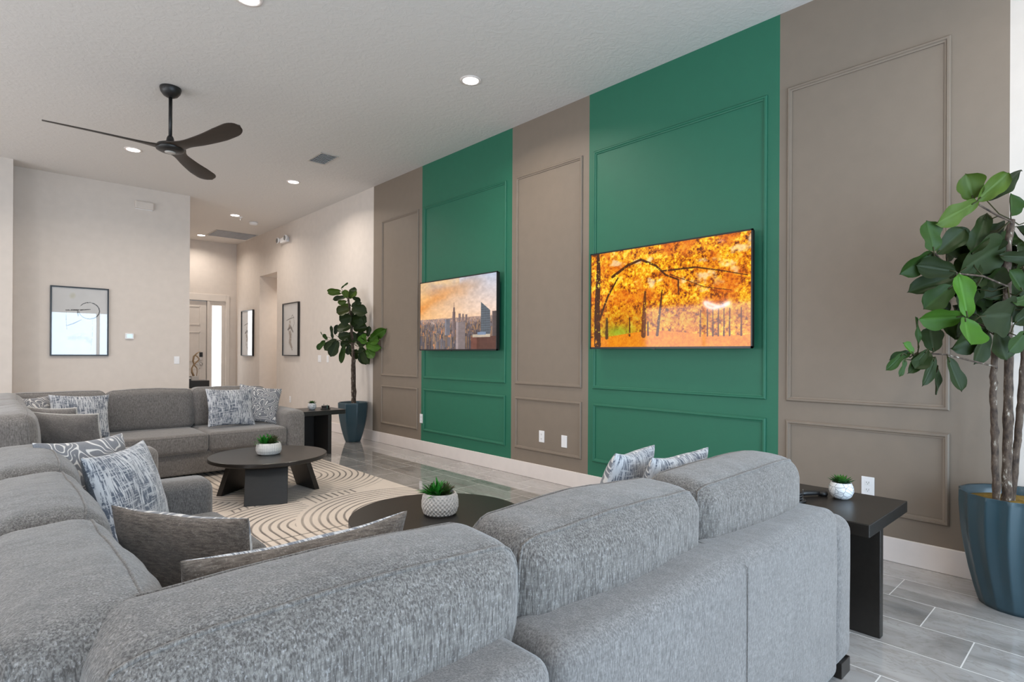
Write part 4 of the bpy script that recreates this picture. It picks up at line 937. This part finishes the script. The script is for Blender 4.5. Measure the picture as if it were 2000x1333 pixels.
NEAR= [(3.649,0.539,2.091,3.578,0.557,2.206,0.157,2),(3.637,0.525,2.076,3.692,0.415,2.203,0.125,2),(3.609,0.515,2.071,3.437,0.64,1.951,0.123,2),(3.871,0.517,2.124,4.056,0.396,2.287,0.099,0),(3.906,0.424,2.029,3.91,0.41,2.146,0.173,1),(3.791,0.506,2.039,3.677,0.546,1.819,0.108,0),(3.482,0.668,1.825,3.428,0.671,1.968,0.172,1),(3.567,0.675,1.822,3.643,0.569,1.946,0.128,0),(3.499,0.677,1.825,3.417,0.783,1.712,0.126,1),(3.529,0.588,1.72,3.448,0.731,1.758,0.134,0),(3.614,0.596,1.711,3.484,0.775,1.63,0.116,0),(3.519,0.598,1.651,3.454,0.704,1.536,0.134,1),(3.402,0.522,1.483,3.394,0.545,1.693,0.127,3),(3.41,0.54,1.491,3.284,0.675,1.468,0.123,3),(3.395,0.529,1.483,3.348,0.51,1.352,0.209,3),(3.658,0.592,1.733,3.865,0.45,1.887,0.245,0),(3.563,0.496,1.497,3.734,0.392,1.504,0.243,0),(3.887,0.442,1.756,3.835,0.536,1.612,0.184,0),(3.95,0.446,1.744,4.066,0.391,1.582,0.209,0),(3.803,0.458,1.816,3.945,0.342,1.811,0.085,0),(3.835,0.368,1.633,3.762,0.415,1.733,0.105,1),(3.706,0.487,1.433,3.578,0.605,1.337,0.147,0),(3.797,0.464,1.436,3.806,0.422,1.283,0.16,0),(3.706,0.487,1.426,3.684,0.546,1.267,0.157,0),(3.342,0.701,1.34,3.291,0.695,1.485,0.045,1),(3.27,0.706,1.313,3.234,0.74,1.362,0.06,3),(3.291,0.722,1.32,3.233,0.793,1.281,0.065,1),(3.397,0.65,1.321,3.41,0.669,1.445,0.111,0),(3.381,0.664,1.321,3.285,0.705,1.237,0.091,0),(3.673,0.395,1.565,3.78,0.33,1.583,0.071,1),(3.803,0.398,1.463,3.863,0.327,1.542,0.115,0),(3.786,0.352,1.425,3.723,0.398,1.323,0.113,1),(4.08,0.387,1.896,4.15,0.324,1.964,0.134,0),(3.823,0.563,1.624,3.921,0.511,1.577,0.165,0),(3.799,0.584,1.824,3.661,0.667,1.883,0.132,0),(3.704,0.648,1.728,3.838,0.583,1.618,0.142,0),(3.822,0.539,1.729,3.762,0.581,1.596,0.153,0),(4.074,0.416,2.001,4.119,0.35,1.888,0.135,0),(4.037,0.365,1.779,4.112,0.297,1.73,0.165,0),(4.049,0.354,1.625,4.094,0.284,1.541,0.165,0),(3.964,0.37,1.999,4.096,0.284,2.064,0.13,1),(3.766,0.554,1.483,3.653,0.613,1.399,0.13,0),(3.927,0.513,1.627,3.919,0.58,1.564,0.116,0),(4.025,0.39,1.796,4.032,0.383,1.907,0.143,0),(4.045,0.514,1.642,4.064,0.49,1.497,0.167,0),(4.056,0.517,1.771,3.987,0.545,1.643,0.161,0),(3.89,0.487,1.712,3.874,0.566,1.799,0.14,0),(3.864,0.544,1.671,3.98,0.459,1.731,0.144,0),(4.024,0.427,1.78,4.147,0.361,1.882,0.143,0),(3.758,0.572,1.753,3.742,0.523,1.652,0.157,0),(4.028,0.404,1.627,3.973,0.416,1.502,0.14,0),(3.943,0.465,1.681,3.853,0.525,1.622,0.149,0),(3.76,0.587,1.503,3.704,0.62,1.389,0.163,0),(3.959,0.465,1.648,3.93,0.453,1.772,0.125,0),(4.11,0.494,1.559,4.116,0.395,1.518,0.173,0),(4.0,0.547,1.975,4.13,0.473,1.969,0.175,0),(3.721,0.647,1.532,3.689,0.723,1.629,0.127,0),(3.785,0.539,1.651,3.663,0.602,1.551,0.128,0),(3.891,0.465,1.655,3.913,0.449,1.769,0.126,0),(3.953,0.427,1.693,4.018,0.413,1.598,0.113,0),(4.055,0.556,1.76,4.101,0.466,1.723,0.132,0),(4.022,0.446,1.569,4.045,0.436,1.69,0.173,0),(4.054,0.528,1.555,4.122,0.444,1.526,0.131,0),(3.923,0.465,1.814,4.063,0.396,1.8,0.125,0),(3.986,0.503,1.432,4.098,0.465,1.351,0.17,0),(4.1,0.446,1.7,4.124,0.367,1.773,0.164,0),(4.022,0.567,1.693,4.105,0.55,1.554,0.173,0),(3.889,0.583,1.513,3.893,0.553,1.637,0.163,0),(3.764,0.575,1.84,3.708,0.578,1.695,0.166,0),(4.029,0.345,1.727,3.973,0.378,1.813,0.163,0),(4.097,0.402,1.728,4.109,0.327,1.682,0.152,0),(3.819,0.508,1.935,3.823,0.493,1.837,0.163,0),(3.989,0.496,1.728,4.034,0.463,1.859,0.167,0),(4.058,0.493,1.749,4.077,0.54,1.863,0.17,0),(3.839,0.618,1.654,3.929,0.551,1.639,0.149,0),(4.035,0.446,1.828,4.122,0.397,1.74,0.16,0),(4.079,0.368,1.667,4.155,0.338,1.765,0.144,0),(3.861,0.492,1.779,3.83,0.478,1.655,0.167,0),(4.137,0.443,1.566,4.133,0.371,1.645,0.143,0),(4.04,0.527,1.74,4.08,0.468,1.815,0.134,0),(3.725,0.631,1.566,3.835,0.593,1.448,0.12,0),(3.748,0.572,1.668,3.628,0.66,1.701,0.15,0),(3.8,0.543,1.52,3.687,0.629,1.507,0.138,0),(3.987,0.519,1.436,3.921,0.577,1.327,0.174,0),(3.997,0.586,1.867,3.967,0.627,1.731,0.145,0),(3.802,0.559,1.441,3.85,0.543,1.568,0.136,0),(3.867,0.499,1.796,3.867,0.542,1.891,0.114,0),(3.928,0.499,1.751,4.057,0.44,1.828,0.146,0),(3.962,0.549,1.726,3.88,0.631,1.641,0.125,0),(4.0,0.561,1.596,4.074,0.491,1.581,0.175,0),(3.996,0.475,1.912,4.069,0.404,1.944,0.148,0),(3.825,0.675,1.811,3.888,0.679,1.969,0.121,0),(3.989,0.598,1.9,3.899,0.669,1.995,0.135,0),(3.781,0.602,1.576,3.904,0.537,1.661,0.129,0),(3.866,0.569,1.512,3.963,0.471,1.516,0.136,0),(3.986,0.496,1.78,3.975,0.562,1.731,0.124,0),(3.817,0.548,1.849,3.806,0.621,1.748,0.147,0),(4.068,0.359,1.566,4.119,0.259,1.575,0.147,0),(4.074,0.479,1.639,4.029,0.454,1.49,0.17,0),(4.06,0.496,1.618,4.029,0.527,1.476,0.125,0),(3.814,0.552,1.828,3.911,0.481,1.86,0.141,0),(4.096,0.517,1.675,4.064,0.548,1.574,0.12,0),(4.023,0.574,1.435,3.936,0.594,1.565,0.158,0),(4.064,0.427,1.838,3.92,0.506,1.879,0.157,0),(3.448,0.602,1.296,3.468,0.562,1.132,0.101,0),(3.402,0.645,1.296,3.32,0.669,1.161,0.072,0),(3.409,0.639,1.257,3.458,0.655,1.113,0.06,0),(3.234,0.739,1.314,3.183,0.792,1.232,0.059,1),(3.241,0.732,1.285,3.211,0.741,1.204,0.041,1),(3.355,0.664,1.334,3.281,0.737,1.217,0.071,0)]
FAR= [(3.858,7.935,2.221,3.694,8.041,2.222,0.093,2),(3.886,7.97,2.188,3.737,8.113,2.191,0.078,2),(3.914,7.884,2.13,3.757,7.987,2.095,0.108,0),(3.901,7.834,2.066,3.812,7.947,2.034,0.092,2),(3.922,7.876,2.114,3.897,7.876,2.237,0.139,2),(3.967,7.896,2.118,4.032,7.808,2.242,0.171,2),(3.953,7.847,2.233,4.032,7.773,2.233,0.093,0),(3.985,7.818,2.125,4.081,7.752,2.076,0.093,0),(3.861,7.932,2.259,3.947,7.893,2.351,0.04,1),(3.891,7.721,1.952,3.741,7.815,1.881,0.198,4),(3.936,7.741,1.955,4.074,7.55,1.897,0.229,0),(3.978,7.825,1.984,4.054,7.687,2.037,0.17,0),(3.97,7.832,2.006,3.84,7.914,1.98,0.124,2),(3.936,7.741,1.827,3.799,7.852,1.781,0.229,0),(3.965,7.775,1.83,4.131,7.654,1.765,0.246,0),(3.979,7.824,1.746,3.967,7.874,1.93,0.201,0),(3.987,7.816,1.681,4.063,7.679,1.827,0.217,0),(3.929,7.748,1.677,3.791,7.907,1.655,0.199,0),(3.995,7.809,1.66,4.146,7.648,1.672,0.186,0),(3.922,7.754,1.57,3.767,7.829,1.534,0.183,0),(3.797,7.992,1.572,3.825,7.976,1.72,0.093,0),(3.773,8.014,1.507,3.757,8.019,1.702,0.07,0),(3.813,7.977,1.507,3.671,8.052,1.336,0.186,0),(3.809,7.92,1.485,3.71,7.947,1.247,0.185,0),(3.714,8.069,1.495,3.67,8.103,1.58,0.085,1),(3.674,8.044,1.484,3.608,8.157,1.348,0.115,1),(3.662,8.117,1.56,3.653,8.177,1.618,0.019,1),(3.957,7.845,1.454,3.838,7.9,1.419,0.139,0),(3.888,7.847,1.431,3.853,7.945,1.148,0.138,1),(3.957,7.845,1.432,3.938,7.854,1.273,0.124,0),(4.121,7.599,1.54,4.134,7.579,1.698,0.093,0),(4.119,7.53,1.507,4.148,7.189,1.622,0.17,3),(4.147,7.669,1.488,4.134,7.264,1.482,0.17,3),(4.102,7.65,1.433,4.156,7.31,1.37,0.169,3),(4.088,7.602,1.432,4.056,7.682,1.579,0.183,3),(4.126,7.628,1.369,4.123,7.44,1.235,0.169,3),(4.084,7.727,1.401,4.153,7.714,1.128,0.217,0),(4.037,7.771,1.357,4.016,7.826,1.209,0.17,0),(4.09,7.783,1.401,4.158,7.582,1.141,0.187,0),(3.948,7.853,1.605,4.021,7.754,1.481,0.201,0),(4.036,7.772,1.509,4.116,7.642,1.429,0.186,0),(4.004,7.801,1.487,3.917,7.921,1.487,0.17,0),(4.051,7.757,1.617,4.13,7.718,1.504,0.186,0)]
NT1 = [([(3.86, .468, .5), (3.851, .476, .813), (3.844, .483, 1.132), (3.847, .48, 1.292), (3.862, .466, 1.451)], .0165, .0135),
       ([(3.897, .434, .5), (3.9, .431, .867), (3.902, .429, 1.292), (3.892, .437, 1.664), (3.895, .434, 1.877), (3.91, .42, 2.01)], .022, .015),
       ([(3.913, .42, .5), (3.933, .401, .814), (3.948, .387, 1.027), (3.96, .375, 1.293), (3.979, .358, 1.558), (3.968, .368, 1.771)], .017, .013)]
NB1 = [[(3.90, .42, 1.99), (3.774, .41, 1.981), (3.729, .452, 2.006), (3.663, .513, 2.057), (3.64, .534, 2.08)], [(3.85, .47, 1.24), (3.717, .463, 1.251), (3.638, .536, 1.276), (3.543, .624, 1.309), (3.43, .728, 1.316)],
       [(3.89, .43, 1.63), (3.764, .419, 1.652), (3.674, .503, 1.703), (3.579, .59, 1.715), (3.494, .669, 1.817)], [(3.89, .43, 1.4), (3.769, .415, 1.421), (3.694, .485, 1.446), (3.609, .563, 1.484)]]
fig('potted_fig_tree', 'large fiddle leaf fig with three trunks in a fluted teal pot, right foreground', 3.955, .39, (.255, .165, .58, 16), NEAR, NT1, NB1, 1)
FT1 = [([(4.007-.02, 7.8-.05, .5), (4.0, 7.79, 1.073), (3.986, 7.81, 1.452), (3.962, 7.83, 1.831), (3.938, 7.861, 2.12)], .030, .014), ([(3.965, 7.74, .5), (3.96, 7.75, .8), (3.965, 7.77, 1.1), (3.985, 7.79, 1.3)], .022, .016)]
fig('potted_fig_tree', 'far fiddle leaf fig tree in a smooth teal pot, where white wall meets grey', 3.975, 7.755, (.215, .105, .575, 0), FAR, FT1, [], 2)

# ================================================================ HALL CONSOLE
t = thing('console_table', 'dark console table in the hall by the front door', 'console table', (2.82, 12.5, 0))
wb(MB().box(2.42, 3.235, 12.3, 12.68, .6, .745), 'tabletop', 'black_wood', t, bevel=.004)
for x in (2.44, 3.17):
    for y in (12.31, 12.62): wb(MB().box(x, x+.05, y, y+.05, 0, .6), 'leg', 'black_wood', t)
t = thing('sculpture', 'twisted bronze antler-like sculpture on a grey block, on the hall console', 'sculpture', (3.02, 12.48, .745))
MB().box(-.075, .06, -.05, .05, 0, .085).build('base_block', 'vent_grey', t, bevel=.003)
Z = lambda pts, r: MB().tube([Vector((x, 0, z)) for x, z in pts], r, 8)
Z([(-.02, .085), (-.05, .16), (-.055, .24), (-.02, .31), (.05, .38), (.075, .42), (.04, .47), (.0, .5)], [.02, .02, .014, .013, .012, .012, .012, .01]).build('curl', 'bronze', t, smooth=True)
Z([(.03, .085), (.04, .17), (.035, .24), (-.01, .3), (-.035, .38), (-.02, .47), (.03, .53), (.1, .575)], [.007, .008, .009, .013, .017, .018, .012, .003]).build('curl', 'bronze', t, smooth=True)
t = thing('trinket_box', 'small white and black trinket box beside the bronze sculpture', 'box', (2.90, 12.42, .745))
MB().box(-.03, .03, -.03, .03, 0, .035).build('body', 'black_wood', t, bevel=.003); MB().box(-.03, .03, -.03, .03, .035, .07).build('upper', 'ceramic_white', t, bevel=.003); MB().box(-.035, .035, -.035, .035, .07, .08).build('lid', 'black_wood', t, bevel=.002)
# pendant ring lamp on the unseen left side, mirrored in the near television
t = thing('pendant_ring_lamp', 'glowing ring pendant lamp over the unseen left side, mirrored in the large screen', 'pendant lamp', (-1.9, 5.3, 2.25))
MB().tube([(.22*math.cos(a), .22*math.sin(a), .05*math.sin(2*a)) for a in np.linspace(0, 2*PI, 40)[:-1]], .016, 8, closed=True).build('ring', 'ring_glow', t, smooth=True)
MB().tube([(0, 0, H-2.25), (0, 0, .3)], .004, 6).build('cord', 'black_metal', t)
for a in (0, 2.1, 4.2): MB().tube([(0, 0, .3), (.22*math.cos(a), .22*math.sin(a), .05*math.sin(2*a))], .002, 5).build('wire', 'black_metal', t)
